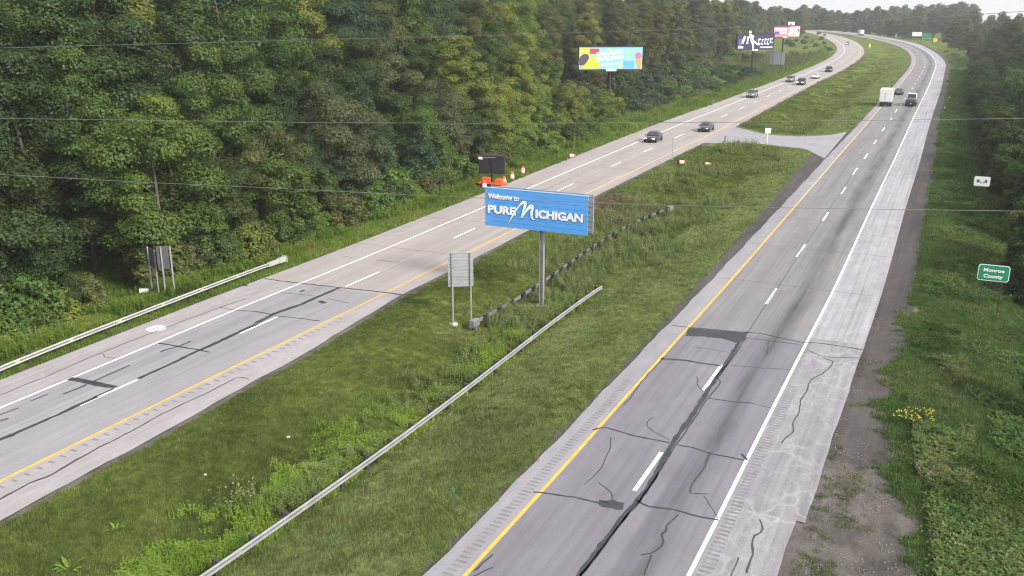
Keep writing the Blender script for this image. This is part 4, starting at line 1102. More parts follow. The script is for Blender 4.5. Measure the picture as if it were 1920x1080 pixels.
# ------------------------------------------------------------------ lettering
def text_mesh(name, body, mat, height, width=None, extrude=.012, off=0.0, shear=0.0):
    c = bpy.data.curves.new('lettering', 'FONT'); c.body = body; c.extrude = extrude; c.offset = off; c.resolution_u = 3; c.shear = shear
    f = bpy.data.objects.new('lettering', c); link(f)
    dg = bpy.context.evaluated_depsgraph_get(); me = bpy.data.meshes.new_from_object(f.evaluated_get(dg))
    bpy.data.objects.remove(f)
    v = np.empty(len(me.vertices) * 3, np.float32); me.vertices.foreach_get('co', v); v = v.reshape(-1, 3)
    cap = .73
    k = height / cap; kx = k
    v[:, 0] -= v[:, 0].min()
    if width: kx = width / max(v[:, 0].max(), 1e-6)
    out = np.c_[v[:, 0] * kx, -v[:, 2], v[:, 1] * k]
    me.vertices.foreach_set('co', out.astype(np.float32).ravel()); me.materials.clear(); me.materials.append(mat); me.name = name; me.update()
    return me
def lettering(body, mat, x, y, z, h, parent, width=None, off=0.0, name='lettering', extrude=.012):
    o = MObj(name, text_mesh(name, body, mat, h, width, extrude, off), parent, (x, y, z)); return o
def stroke(pts, w0, y, th):
    """flat brush stroke in the x-z plane facing -y"""
    P = np.array(pts, float); D = np.r_[0, np.cumsum(np.linalg.norm(np.diff(P, axis=0), axis=1))]
    s = np.linspace(0, D[-1], 40); Q = np.c_[np.interp(s, D, P[:, 0]), np.interp(s, D, P[:, 1])]
    for _ in range(3): Q[1:-1] = (Q[:-2] + 2 * Q[1:-1] + Q[2:]) / 4
    W = np.interp(np.linspace(0, 1, 40), np.linspace(0, 1, len(w0)), w0)
    T = np.gradient(Q, axis=0); T /= np.linalg.norm(T, axis=1)[:, None]; Nn = np.c_[-T[:, 1], T[:, 0]]
    return [[Vector((q[0] + n[0] * w / 2, y, q[1] + n[1] * w / 2)), Vector((q[0] - n[0] * w / 2, y, q[1] - n[1] * w / 2)), Vector((q[0] - n[0] * w / 2, y + th, q[1] - n[1] * w / 2)), Vector((q[0] + n[0] * w / 2, y + th, q[1] + n[1] * w / 2))] for q, n, w in zip(Q, Nn, W)]

# ------------------------------------------------------------------ the big welcome sign
def yaw_at(p, rd):
    s = float(rd.coords(p.x, p.y)[0][0]); t = rd.tan(s); return math.atan2(t.y, t.x) - math.pi / 2
b = G(1011, 577); YAW = yaw_at(b, RR)
ws = thing('welcome_sign', 'large sky blue Welcome to Pure Michigan sign on one tall steel post in the median', 'sign', b, YAW)
u = Vector((math.cos(YAW), math.sin(YAW)))
def half_at(px):      # where the sight line to a column meets the sign's own plane, measured along the panel
    d = ray(px, 400); k = (b.x * -u.y + b.y * u.x) / (d[0] * -u.y + d[1] * u.x)
    return (Vector((d[0] * k, d[1] * k)) - Vector((b.x, b.y))).dot(u)
xl, xr = half_at(910.5), half_at(1103)
PW = xr - xl; Yl = b.y + u.y * xl; Yr = b.y + u.y * xr
zt = (zat(911, 353, Yl) + zat(1103, 367, Yr)) / 2 - b.z; zb_ = (zat(911, 424, Yl) + zat(1103, 440, Yr)) / 2 - b.z
PH = zt - zb_
NP = 8; ph = PH / NP
for k in range(NP):
    m = MB(); m.box(((xl + xr) / 2, -.06, zb_ + (k + .5) * ph), (PW, .05, ph - .018), bev=.01); m.build('plank', M['blue'], ws)
m = MB(); m.box(((xl + xr) / 2, -.03, zt + .03), (PW + .04, .14, .05)); m.build('top_trim', M['blue_edge'], ws)
m = MB()
for k in range(5): m.box((xl + PW * (k + .5) / 5, .02, (zt + zb_) / 2), (.09, .10, PH - .1))
for zz in (zb_ + .35, zt - .35): m.box(((xl + xr) / 2, .44, zz), (.2, .74, .16)); m.box((xr - .5, .44, zz), (.12, .74, .1)); m.box((xl + .5, .44, zz), (.12, .74, .1))
m.build('bracket', M['galv'], ws)
for k in range(NP):
    m = MB(); m.box(((xl + xr) / 2, .87, zb_ + (k + .5) * ph), (PW, .04, ph - .014), bev=.006)
    m.box(((xl + xr) / 2, .835, zb_ + (k + .5) * ph), (PW, .035, .05)); m.build('rear_plank', M['sign_back'], ws)
m = MB(); m.box((xr + .02, .89, (zt + zb_) / 2), (.06, .1, PH)); m.build('rear_edge', M['sign_back'], ws)
m = MB()
m.box((-.13, .42, (zt + .0) / 2 - .2), (.035, .28, zt + .1)); m.box((.13, .42, (zt + .0) / 2 - .2), (.035, .28, zt + .1)); m.box((0, .42, zt / 2 - .2), (.225, .03, zt + .1))
m.build('post', M['galv'], ws)
m = MB(); m.lathe([(.42, -.3), (.42, .06), (.40, .09)], 14, (0, .42, 0)); m.build('footing', M['concrete'], ws)
fx = lambda t: xl + t * PW
fz = lambda t: zt - t * PH
for body, t0, t1, base, h in (('Welcome to', .032, .345, .265, .135), ('PURE', .03, .312, .645, .205), ('ICHIGAN', .506, .958, .655, .205)):
    wd = (t1 - t0) * PW
    lettering(body, M['navy_outline'], fx(t0) - .035, -.092, fz(base) - .035, h * PH, ws, wd + .07, .055 if h > .2 else .03, 'letter_outline', .004)
    lettering(body, M['white'], fx(t0), -.108, fz(base), h * PH, ws, wd, .045)
def pan(p): return (fx((p[0] - 95) / 1595.0), fz((p[1] - (140 + (p[0] - 95) * 150 / 1595)) / 552.0))
MS = [(472,668),(520,590),(570,505),(640,415),(700,352),(745,332),(757,350),(735,430),(690,540),(662,605),(668,610),(720,530),(790,440),(845,392),(868,388),(862,430),(838,510),(832,570),(845,612),(872,628),(905,610)]
for mt, yy, extra, nm in ((M['navy_outline'], -.100, .09, 'letter_outline'), (M['pale_cyan'], -.118, 0, 'script_letter')):
    m = MB(); m.loft(stroke([pan(p) for p in MS], [x + extra for x in (.03, .08, .13, .13, .12, .13, .22, .24, .22, .16, .10, .11, .12, .14, .22, .27, .25, .22, .18, .10, .03)], yy, .014)); m.build(nm, mt, ws)

# ------------------------------------------------------------------ road signs
def back_sign(name, label, pl, pr, ytop, ybot, xl_px, xr_px, nplank, pmat, postmat, footing=False):
    a, c = G(*pl), G(*pr)
    d = Vector((c.x - a.x, c.y - a.y)); L = d.length; yaw = math.atan2(d.y, d.x)
    t = thing(name, label, 'sign', a, yaw)
    Yc = (a.y + c.y) / 2
    z1 = zat(pl[0], ytop, Yc) - a.z; z0 = zat(pl[0], ybot, Yc) - a.z
    ppm = L / abs(pr[0] - pl[0]); x0 = (xl_px - pl[0]) * ppm; x1 = (xr_px - pl[0]) * ppm
    h = (z1 - z0) / nplank
    for k in range(nplank):
        m = MB(); m.box(((x0 + x1) / 2, .09, z0 + (k + .5) * h), (x1 - x0, .03, h - .02), bev=.006)
        if nplank > 2: m.box(((x0 + x1) / 2, .062, z0 + (k + 1) * h - .03), (x1 - x0, .03, .035))
        m.build('plank' if nplank > 2 else 'panel', pmat, t)
    for x, q in ((0, a), (L, c)):
        zz = q.z - a.z
        m = MB(); m.box((x, 0, (z1 + zz) / 2 - .15), (.10, .10, z1 - zz + .3), bev=.006); m.build('post', postmat, t)
        if footing:
            m = MB(); m.lathe([(.30, -.2), (.30, .07), (.27, .10)], 12, (x, 0, zz)); m.build('footing', M['concrete'], t)
    return t, x0, x1, z0, z1
back_sign('road_sign', 'ribbed grey back of a sign on two steel posts left of the blue sign', (850, 608), (884, 614), 474, 538, 842, 889, 10, M['sign_back'], M['galv'], True)
back_sign('road_sign', 'dark-backed narrow sign, left of the pair by the left guardrail', (286, 549), (298, 551), 466, 502, 279, 301, 1, M['sign_dark'], M['galv'])
back_sign('road_sign', 'dark-backed wider sign, right of the pair by the left guardrail', (311, 552), (328, 550), 462, 505, 302, 324, 1, M['sign_dark'], M['galv'])
back_sign('road_sign', 'big pale back of a guide sign on two posts in the clearing', (1447, 131), (1463, 131), 98, 121, 1441, 1469, 5, M['pale_back'], M['wood_post'])
def face_sign(name, label, px, pyg, ytop, ybot, wpx, facemat, borders=None, posts=(0,), postmat=None, yaw=None, ground_dy=0, cat='sign', rnd=.06, rear=False):
    p = G(px, pyg)
    t = thing(name, label, cat, p, yaw if yaw is not None else -math.atan2(p.x, p.y) * .85)
    z1 = zat(px, ytop, p.y) - p.z; z0 = zat(px, ybot, p.y) - p.z
    W = wpx / FPX * proj(p.x, p.y, p.z + z0)[2]
    def plate(wd, hh, r, y0, y1, mat, nm):
        po = []
        for cx, cz, a0 in ((wd / 2 - r, hh / 2 - r, 0), (-wd / 2 + r, hh / 2 - r, 90), (-wd / 2 + r, -hh / 2 + r, 180), (wd / 2 - r, -hh / 2 + r, 270)):
            for q in (0, 30, 60, 90): po.append((cx + r * math.cos(math.radians(a0 + q)), (z0 + z1) / 2 + cz + r * math.sin(math.radians(a0 + q))))
        m = MB(); m.prism(po, y0, y1); return m.build(nm, mat, t)
    H = z1 - z0
    plate(W, H, rnd * W, -.03, -.005, borders or facemat, 'panel')
    if borders: plate(W - .10, H - .10, rnd * W * .8, -.038, -.0302, facemat, 'face')
    for x in posts:
        m = MB(); m.box((x * W, .045, z1 / 2 - .2), (.09, .09, z1 + .35), bev=.01); m.build('post', postmat or M['galv'], t)
    return t, W, z0, z1
t, W, z0, z1 = face_sign('county_sign', 'green Monroe County sign with a white border among the right trees', 1852, 582, 497, 527, 53, M['green'], M['white'], (-.3, .3), M['wood_post'], rnd=.09)
H = z1 - z0
lettering('Monroe', M['white'], -W * .33, -.046, z0 + H * .57, H * .22, t, W * .66, .03); lettering('County', M['white'], -W * .31, -.046, z0 + H * .20, H * .22, t, W * .62, .03)
t, W, z0, z1 = face_sign('notice_sign', 'small white rectangular sign with teal marks among the right trees', 1833, 396, 331, 349, 27, M['white'], None, (0,), M['wood_post'], rnd=.1)
H = z1 - z0
for x, hh, ww in ((-.24, .30, .2), (.24, .34, .16), (-.05, .12, .1), (.1, .10, .1)):
    m = MB(); m.box((x * W, -.036, z0 + H * (.52 if hh > .2 else .36)), (ww * W, .008, hh * H), bev=.003); m.build('mark', M['teal'], t)
t, W, z0, z1 = face_sign('crossover_sign', 'small white square sign on a white post by the median crossover', 1438, 272, 240, 250, 11, M['white'], None, (0,), M['white'], yaw=0.0)
m = MB(); m.box((-.0, -.036, (z0 + z1) / 2 + .1), (W * .6, .006, .05)); m.box((0, -.036, (z0 + z1) / 2 - .1), (W * .5, .006, .05)); m.build('mark', M['sign_back'], t)
face_sign('roadside_sign', 'small white sign low in the grass in front of the dark sign backs', 271, 553, 541, 551, 17, M['white'], None, (0,), M['galv'], yaw=.1)
face_sign('roadside_sign', 'short narrow dark-backed sign left of the paired sign backs', 274, 547, 515, 539, 10, M['sign_dark'], None, (0,), M['galv'], yaw=.1)
face_sign('guide_sign', 'far white sign beyond the right road at the curve', 1718, 76, 60, 68, 17, M['white'], None, (-.35, .35), M['galv'], yaw=-.3)
face_sign('guide_sign', 'far pale green guide sign beside the curve of the right road', 1736, 82, 63, 72, 15, M['green'], M['white'], (-.35, .35), M['galv'], yaw=-.3)
face_sign('warning_sign', 'round pale yellow sign at the right edge of the far curve', 1752, 88, 71, 79, 7.5, M['yellow_flower'], M['white'], (0,), M['galv'], yaw=-.3, rnd=.42)
face_sign('marker_sign', 'tiny white marker beside the far right road', 1680, 71, 63, 70, 3.0, M['white'], None, (0,), M['galv'], yaw=-.3)
face_sign('marker_sign', 'tiny yellow marker standing in the far median grass', 1630, 92, 82, 89, 3.4, M['yellow_flower'], None, (0,), M['galv'], yaw=0.2)
def thin_post(name, label, px, pyb, pyt, r, mat, top=None, foot=False):
    p = G(px, pyb); h = zat(px, pyt, p.y) - p.z
    t = thing(name, label, 'post', p)
    m = MB(); m.box((0, 0, h / 2 - .1), (r * 2, r * 1.4, h + .2), bev=.005); m.build('post', mat, t)
    if top: m = MB(); m.box((0, -.03, h - .12), (r * 2.6, .012, .22), bev=.004); m.build('reflector', top, t)
    if foot: m = MB(); m.box((0, 0, .05), (.4, .4, .3), bev=.04); m.build('base', M['black'], t)
thin_post('metal_post', 'thin grey metal post standing at the pale road edge', 1260, 303, 258, .05, M['galv'], M['sign_back'], True)
thin_post('marker_post', 'short dark marker post at the crossover mouth', 1359, 266, 255, .07, M['sign_dark'])
thin_post('marker_post', 'slim dark green marker post in the grass right of the long guardrail', 851, 962, 912, .03, M['sign_dark'], M['green'])
thin_post('marker_post', 'small pale delineator on the verge right of the pickup', 1818, 160, 143, .06, M['white'])
thin_post('marker_post', 'low white delineator in the right verge grass', 1771, 207, 199, .06, M['white'])
thin_post('marker_post', 'low white delineator farther along the right verge', 1779, 187, 181, .06, M['white'])
thin_post('marker_post', 'thin pale stake on the left verge beyond the message sign', 1076, 283, 255, .03, M['galv'])

# ------------------------------------------------------------------ road works: message trailer and drums
p = G(923, 353); yaw = yaw_at(p, LR) + .08
tr = thing('message_trailer', 'black portable message board on an orange trailer at the left roadside', 'trailer', p, yaw)
ppm = FPX / proj(p.x, p.y, p.z + 1.5)[2]
bz0, bz1 = zat(923, 325, p.y) - p.z, zat(923, 293, p.y) - p.z; bw = 52 / ppm
m = MB(); m.box((0, 0, (bz0 + bz1) / 2), (bw, .22, bz1 - bz0), bev=.04); brd = m.build('message_board', M['board'], tr)
m = MB(); m.box((0, -.125, bz1 - .04), (bw + .04, .04, .06)); m.box((0, -.125, bz0 + .04), (bw + .04, .04, .06)); m.box((0, -.125, (bz0 + bz1) / 2), (.03, .03, bz1 - bz0 - .2)); m.build('frame', M['black'], brd)
m = MB(); m.box((-bw * .43, -.128, bz1 - .26), (bw * .16, .02, .3), bev=.004); m.build('label_plate', M['white'], brd)
m = MB(); m.box((-bw * .08, -.15, bz1 - .13), (bw * .45, .03, .07), bev=.01); m.build('light_bar', M['sign_back'], brd)
m = MB(); m.box((.0, .1, bz1 + .10), (bw * .8, .5, .05), Matrix.Rotation(.12, 3, 'X')); m.build('solar_panel', M['board'], tr)
m = MB(); m.tube([(-.1, .1, .5), (-.1, .1, bz1)], .08, 8); m.tube([(-.1, -.14, .5), (-.1, -.14, bz1 - .1)], .03, 6); m.build('mast', M['black'], tr)
m = MB(); m.box((0, 0, .62), (3.0, 1.3, .2), bev=.03); m.box((-.7, .1, .95), (1.0, .8, .62), bev=.06); m.box((.85, 0, .9), (.8, .9, .5), bev=.05)
m.tube([(-1.4, 0, .62), (-2.3, 0, .58)], .06, 6); m.tube([(-1.4, -.5, .62), (-2.2, 0, .58)], .05, 6); m.tube([(-1.4, .5, .62), (-2.2, 0, .58)], .05, 6); m.build('chassis', M['orange'], tr)
for sx, sy in ((-1.3, -.6), (1.35, -.6), (-1.3, .6), (1.35, .6)):
    m = MB(); m.tube([(sx, sy, -.05), (sx, sy, .95)], .04, 6); m.lathe([(.12, -.05), (.12, .02)], 8, (sx, sy, 0)); m.build('jack', M['orange'], tr)
def wheel_mesh(R, w_, rim=True):
    m = MB(); pr = [(R * .62, -w_ / 2), (R * .93, -w_ / 2), (R, -w_ * .32), (R, w_ * .32), (R * .93, w_ / 2), (R * .62, w_ / 2)]
    m.lathe(pr, 16); a = m.mesh('tyre', M['tyre'])
    m = MB(); m.lathe([(R * .63, -w_ * .36), (R * .63, w_ * .36), (R * .5, w_ * .42), (R * .15, w_ * .34)], 12); b_ = m.mesh('rim', M['rim'])
    RM = Matrix.Rotation(math.pi / 2, 4, 'Y')
    a.transform(RM); b_.transform(RM); return a, b_
WH = {}
def wheel(parent, x, y, R, w_):
    k = (round(R, 2), round(w_, 2))
    if k not in WH: WH[k] = wheel_mesh(R, w_)
    e = bpy.data.objects.new('wheel', WH[k][0]); link(e); e.parent = parent; e.location = (x, y, R)
    if x < 0: e.rotation_euler = (0, 0, math.pi)
    MObj('rim', WH[k][1], e)
wheel(tr, -.72 * 0 - .1, -.78, .34, .2)
wheel(tr, -.1, .78, .34, .2)
for ch in tr.children:
    if ch.name.startswith('wheel'): ch.rotation_euler = (0, 0, math.pi / 2)
DRUM = None
def drum(px, py, label, lie=None, name='traffic_drum', group=None):
    global DRUM
    if DRUM is None:
        m = MB(); m.lathe([(.29, .08), (.285, .30)], 14); m.lathe([(.255, .505), (.25, .56)], 14); m.lathe([(.225, .765), (.22, .93), (.17, .97), (.06, .98)], 14); a = m.mesh('body', M['orange_drum'])
        m = MB(); m.lathe([(.29, .30), (.285, .31), (.28, .50), (.26, .505)], 14); m.lathe([(.255, .56), (.25, .565), (.245, .76), (.225, .765)], 14); b_ = m.mesh('band', M['white'])
        m = MB(); m.lathe([(.42, 0), (.42, .06), (.33, .10)], 14); c = m.mesh('base', M['tyre'])
        m = MB(); m.box((0, 0, 1.03), (.16, .04, .1), bev=.01); d = m.mesh('handle', M['orange_drum'])
        DRUM = (a, b_, c, d)
    q = G(px, py); t = thing(name, label, 'traffic drum', q, 0.0, group)
    for n_, me in zip(('body', 'band', 'base', 'handle'), DRUM): MObj(n_, me, t)
    if lie is not None:
        t.rotation_euler = (math.radians(86), 0, lie); t.location.z += .28
    return t
gd = 'orange and white drums round the message board'
drum(908, 355, 'orange and white drum at the near corner of the message trailer', group=gd)
drum(945, 347, 'orange and white drum at the right wheel of the message trailer', group=gd)
drum(960, 338, 'orange and white drum between the trailer and the farthest standing drum', group=gd)
drum(980, 327, 'orange and white drum standing farthest along the left verge', group=gd)
drum(1066, 296, 'orange drum lying on its side at the left road edge', lie=math.radians(75))
drum(1271, 309, 'orange drum lying in the median grass near the thin metal post', lie=math.radians(95))
drum(1320, 312, 'orange drum lying farther right in the median grass', lie=math.radians(60))

# ------------------------------------------------------------------ billboards
def billboard(label, px0, px1, yt, yb, pole_px, yg, yawx, basemat, draw, Yd=None, poler=.45, catwalk=True):
    p = G(pole_px, yg)
    t = thing('billboard', label, 'billboard', p, yawx)
    ppm = FPX / proj(p.x, p.y, p.z + 8)[2]
    z1 = zat(pole_px, yt, p.y) - p.z; z0 = zat(pole_px, yb, p.y) - p.z
    x0 = (px0 - pole_px) / ppm / math.cos(yawx); x1 = (px1 - pole_px) / ppm / math.cos(yawx)
    W, H = x1 - x0, z1 - z0
    m = MB(); m.box(((x0 + x1) / 2, .2, (z0 + z1) / 2), (W, .3, H), bev=.04); m.build('panel', basemat, t)
    m = MB(); m.tube([(0, .9, -.5), (0, .9, z0 + H * .4)], poler, 12); m.build('pole', M['black'], t)
    m = MB(); m.box(((x0 + x1) / 2, .75, z0 + H * .25), (W * .9, .3, .35)); m.box(((x0 + x1) / 2, .75, z0 + H * .7), (W * .9, .3, .3))
    m.box(((x0 + x1) / 2, 1.3, (z0 + z1) / 2), (W, .25, H), bev=.04); m.build('frame', M['board'], t)
    m = MB(); m.box(((x0 + x1) / 2, -.35, z0 - .15), (W, .9, .1)); m.box(((x0 + x1) / 2, .1, z1 + .12), (W + .2, .5, .16)); m.build('catwalk', M['board'], t)
    m = MB(); m.box((0, -.85, z0 - .15), (W * .16, .08, .55), bev=.02); m.build('owner_plate', M['white'], t)
    draw(t, x0, z0, W, H)
    return t
def bb_box(t, x0, z0, W, H, r, mat, name='print', y=.035, rot=0.0):
    m = MB(); m.box((x0 + W * (r[0] + r[2]) / 2, y, z0 + H * (1 - (r[1] + r[3]) / 2)), (W * (r[2] - r[0]), .02, H * (r[3] - r[1])), Matrix.Rotation(rot, 3, 'Y'), bev=.004); m.build(name, mat, t)
cols = {k: plain('billboard_' + k, c, .5, .05, .5) for k, c in dict(cyan=(.28,.56,.66), sky=(.12,.42,.68), lime=(.55,.60,.05), yellow=(.80,.66,.10), red=(.62,.03,.08), plum=(.09,.06,.10), mint=(.40,.62,.42), pink=(.62,.16,.28), amber=(.75,.36,.05), navy=(.018,.018,.07), cobalt=(.06,.10,.45), rose=(.72,.22,.30), maroon=(.25,.03,.09), lilac=(.55,.55,.75)).items()}
def bb1(t, x0, z0, W, H):
    B = lambda r, c, y=.035, rot=0: bb_box(t, x0, z0, W, H, r, cols[c] if isinstance(c, str) else c, 'print', y, rot)
    B((.01, .03, .17, .40), 'yellow'); B((.04, .42, .33, .97), 'lime'); B((.165, .08, .31, .30), 'red', .030); B((.70, .62, .87, .96), 'sky'); B((.60, .66, .70, .96), 'mint'); B((.44, .03, .52, .2), 'mint')
    m = MB(); R_ = []
    for k in range(16): a = k / 16 * 6.283; R_.append((x0 + W * (.07 + .085 * math.cos(a) * (1 + .15 * math.sin(2 * a))), z0 + H * (.44 + .26 * math.sin(a + .3))))
    m.prism(R_, .0, .022); m.build('print', cols['plum'], t)
    for nm, cx, cz, r, c in (('print', .935, .60, .052, 'pink'), ('print', .775, .70, .035, 'mint')):
        m = MB(); m.prism([(x0 + W * (cx + r * math.cos(k / 18 * 6.283)), z0 + H * cz + W * r * math.sin(k / 18 * 6.283)) for k in range(18)], .0, .02); m.build(nm, cols[c], t)
    m = MB(); m.prism([(x0 + W * .90, z0 + H * .42), (x0 + W * .985, z0 + H * .42), (x0 + W * .975, z0 + H * .02), (x0 + W * .94, z0 + H * .02)], .0, .02); m.build('print', cols['amber'], t)
    r = random.Random(3)
    for (tx, tz_, h, wd, n) in ((.27, .60, .17, .42, 10), (.25, .35, .19, .46, 11), (.34, .13, .10, .28, 12)):
        for k in range(n):
            cx = x0 + W * (tx + wd * (k + .5) / n); cz = z0 + H * (tz_ + .10 * k / n) + r.uniform(-.02, .02) * H; m = MB()
            m.box((cx - W * wd / n * .25, .02, cz + H * h / 2), (W * wd / n * .26, .03, H * h), Matrix.Rotation(-.1, 3, 'Y'))
            m.box((cx, .022, cz + H * h * r.choice([.1, .5, .9])), (W * wd / n * .8, .03, H * h * .22)); m.box((cx + W * wd / n * .22, .024, cz + H * h * r.choice([.3, .5, .7])), (W * wd / n * .24, .03, H * h * .6)); m.build('brush_mark', M['white'], t)
billboard('wide colourful billboard in yellow and pale blue with a pink ball', 1083, 1203, 88, 130, 1143, 186, .12, cols['cyan'], bb1)
def bb2(t, x0, z0, W, H):
    B = lambda r, c, y=.035, rot=0: bb_box(t, x0, z0, W, H, r, cols[c] if isinstance(c, str) else c, 'print', y, rot)
    B((.04, .30, .12, .85), 'cobalt'); B((.03, .78, .17, .92), M['white'], .03); B((.14, .12, .20, .62), M['white'], .03, .35); B((.255, .15, .285, .62), M['white'], .03, .1); B((.62, .80, .96, .90), 'lilac', .03)
    def S(pts, w_): m.loft(stroke([(x0 + W * a, z0 + H * (1 - b)) for a, b in pts], [q * H for q in w_], -.03, .14))
    m = MB(); S([(.325, -.22), (.33, -.12), (.335, -.05)], [.12, .2, .14]); S([(.335, -.02), (.36, .12), (.385, .32), (.40, .48)], [.14, .22, .24, .18])
    S([(.345, .06), (.40, .10), (.44, .2)], [.12, .1, .08]); S([(.39, .44), (.42, .62), (.435, .80), (.43, .98)], [.2, .14, .1, .08]); S([(.40, .44), (.48, .52), (.56, .68), (.62, .66)], [.2, .14, .1, .08]); S([(.34, .05), (.30, .18), (.275, .40), (.28, .62)], [.1, .09, .1, .08])
    m.build('cutout', M['white'], t)
    for (a, b, c, d) in ((.56, .30, .63, .66), (.655, .32, .70, .70), (.73, .30, .79, .66), (.81, .30, .855, .70), (.88, .26, .955, .58)):
        m = MB(); w_ = W * (c - a); h_ = H * (d - b)
        m.box((x0 + W * (a + c) / 2, .03, z0 + H * (1 - b) - h_ * .1), (w_, .03, h_ * .24)); m.box((x0 + W * a + w_ * .2, .032, z0 + H * (1 - (b + d) / 2)), (w_ * .35, .03, h_ * .9), Matrix.Rotation(.15, 3, 'Y')); m.box((x0 + W * (a + c) / 2, .034, z0 + H * (1 - d) + h_ * .12), (w_ * .9, .03, h_ * .24)); m.build('brush_mark', M['white'], t)
billboard('navy billboard with white brush lettering and a white cut-out figure', 1377, 1450, 64, 93, 1411, 132, .18, cols['navy'], bb2)
def bb3(t, x0, z0, W, H):
    B = lambda r, c, y=.035, rot=0: bb_box(t, x0, z0, W, H, r, cols[c] if isinstance(c, str) else c, 'print', y, rot)
    B((0, 0, .60, .16), 'maroon'); B((.02, .20, .50, .44), 'lilac'); B((.02, .56, .22, .80), 'cobalt'); B((.22, .54, .50, .70), M['white'], .03); B((.58, .16, .76, .92), M['white'], .03, .2); B((.80, .1, .98, .96), M['white'], .03); B((.90, .3, .97, .55), 'red', .015)
    m = MB(); m.box((x0 + W * .65, .2, z0 + H * 1.16), (W * .25, .3, H * .34), bev=.03); m.build('cutout', M['white'], t)
    m = MB(); m.box((x0 + W * .63, .03, z0 + H * 1.1), (W * .1, .03, H * .2), bev=.01); m.build('print', M['rust'], t)
billboard('red and white striped billboard with a white raised top', 1447, 1498, 48, 69, 1468, 100, .18, cols['rose'], bb3)

# ------------------------------------------------------------------ overhead cables crossing the highway
def cable(label, pts, Y, r=.0115):
    P = [Vector((xat(px, py, Y), Y, zat(px, py, Y))) for px, py in pts]
    a = P[0] + (P[0] - P[1]).normalized() * 70; b_ = P[-1] + (P[-1] - P[-2]).normalized() * 70
    m = MB(); m.tube([a] + P + [b_], r, 6); o = m.build('overhead_cable', M['wire'])
    tag(o, label, 'cable', 'overhead cables crossing the highway')
cable('uppermost overhead cable, sagging towards the left and rising to the right', [(0,90),(300,82),(500,77),(940,66),(1220,57),(1490,49),(1790,30),(1920,21)], 42)
cable('middle overhead cable, nearly level across the photo', [(0,222),(300,226),(600,230),(960,231.5),(1350,229.5),(1650,225.5),(1920,222)], 40)
cable('lowest overhead cable, dropping gently from left to right', [(0,327),(250,341),(500,352),(780,366),(1060,378),(1250,385),(1560,391),(1920,396)], 38)

# ------------------------------------------------------------------ vehicles
def ring10(w_, zb, zm, zt_, y, top=.80):
    return [Vector((x, y, z)) for x, z in ((-w_ * .86, zb), (-w_, zb + .14), (-w_, zm), (-w_ * .95, zt_ - .05), (-w_ * top, zt_), (w_ * top, zt_), (w_ * .95, zt_ - .05), (w_, zm), (w_, zb + .14), (w_ * .86, zb))]
CARS = {
 'sedan': dict(L=4.75, W=.91, H=1.45, st=[(-.5,.62,.72),(-.475,.93,.80),(-.40,1.0,.95),(-.27,1.02,.99),(-.05,.97,1.0),(.16,.96,1.0),(.24,.93,.98),(.40,.82,.95),(.475,.74,.84),(.5,.56,.74)], cab=(-.36,.24,-.20,.06), belt=.93, tw=.72, R=.33),
 'suv': dict(L=4.7, W=.94, H=1.72, st=[(-.5,.70,.86),(-.485,1.05,.93),(-.42,1.10,.98),(-.2,1.10,1.0),(.1,1.08,1.0),(.22,1.06,.98),(.42,.97,.95),(.48,.86,.86),(.5,.66,.78)], cab=(-.48,.24,-.43,.08), belt=1.05, tw=.76, R=.37),
 'pickup': dict(L=7.0, W=1.14, H=2.62, st=[(-.5,.95,.92),(-.492,1.48,.97),(-.3,1.50,1.0),(-.05,1.50,1.0),(.2,1.47,1.0),(.27,1.44,.99),(.44,1.34,.97),(.49,1.18,.9),(.5,.9,.84)], cab=(-.08,.27,-.05,.14), belt=1.46, tw=.84, R=.46)}
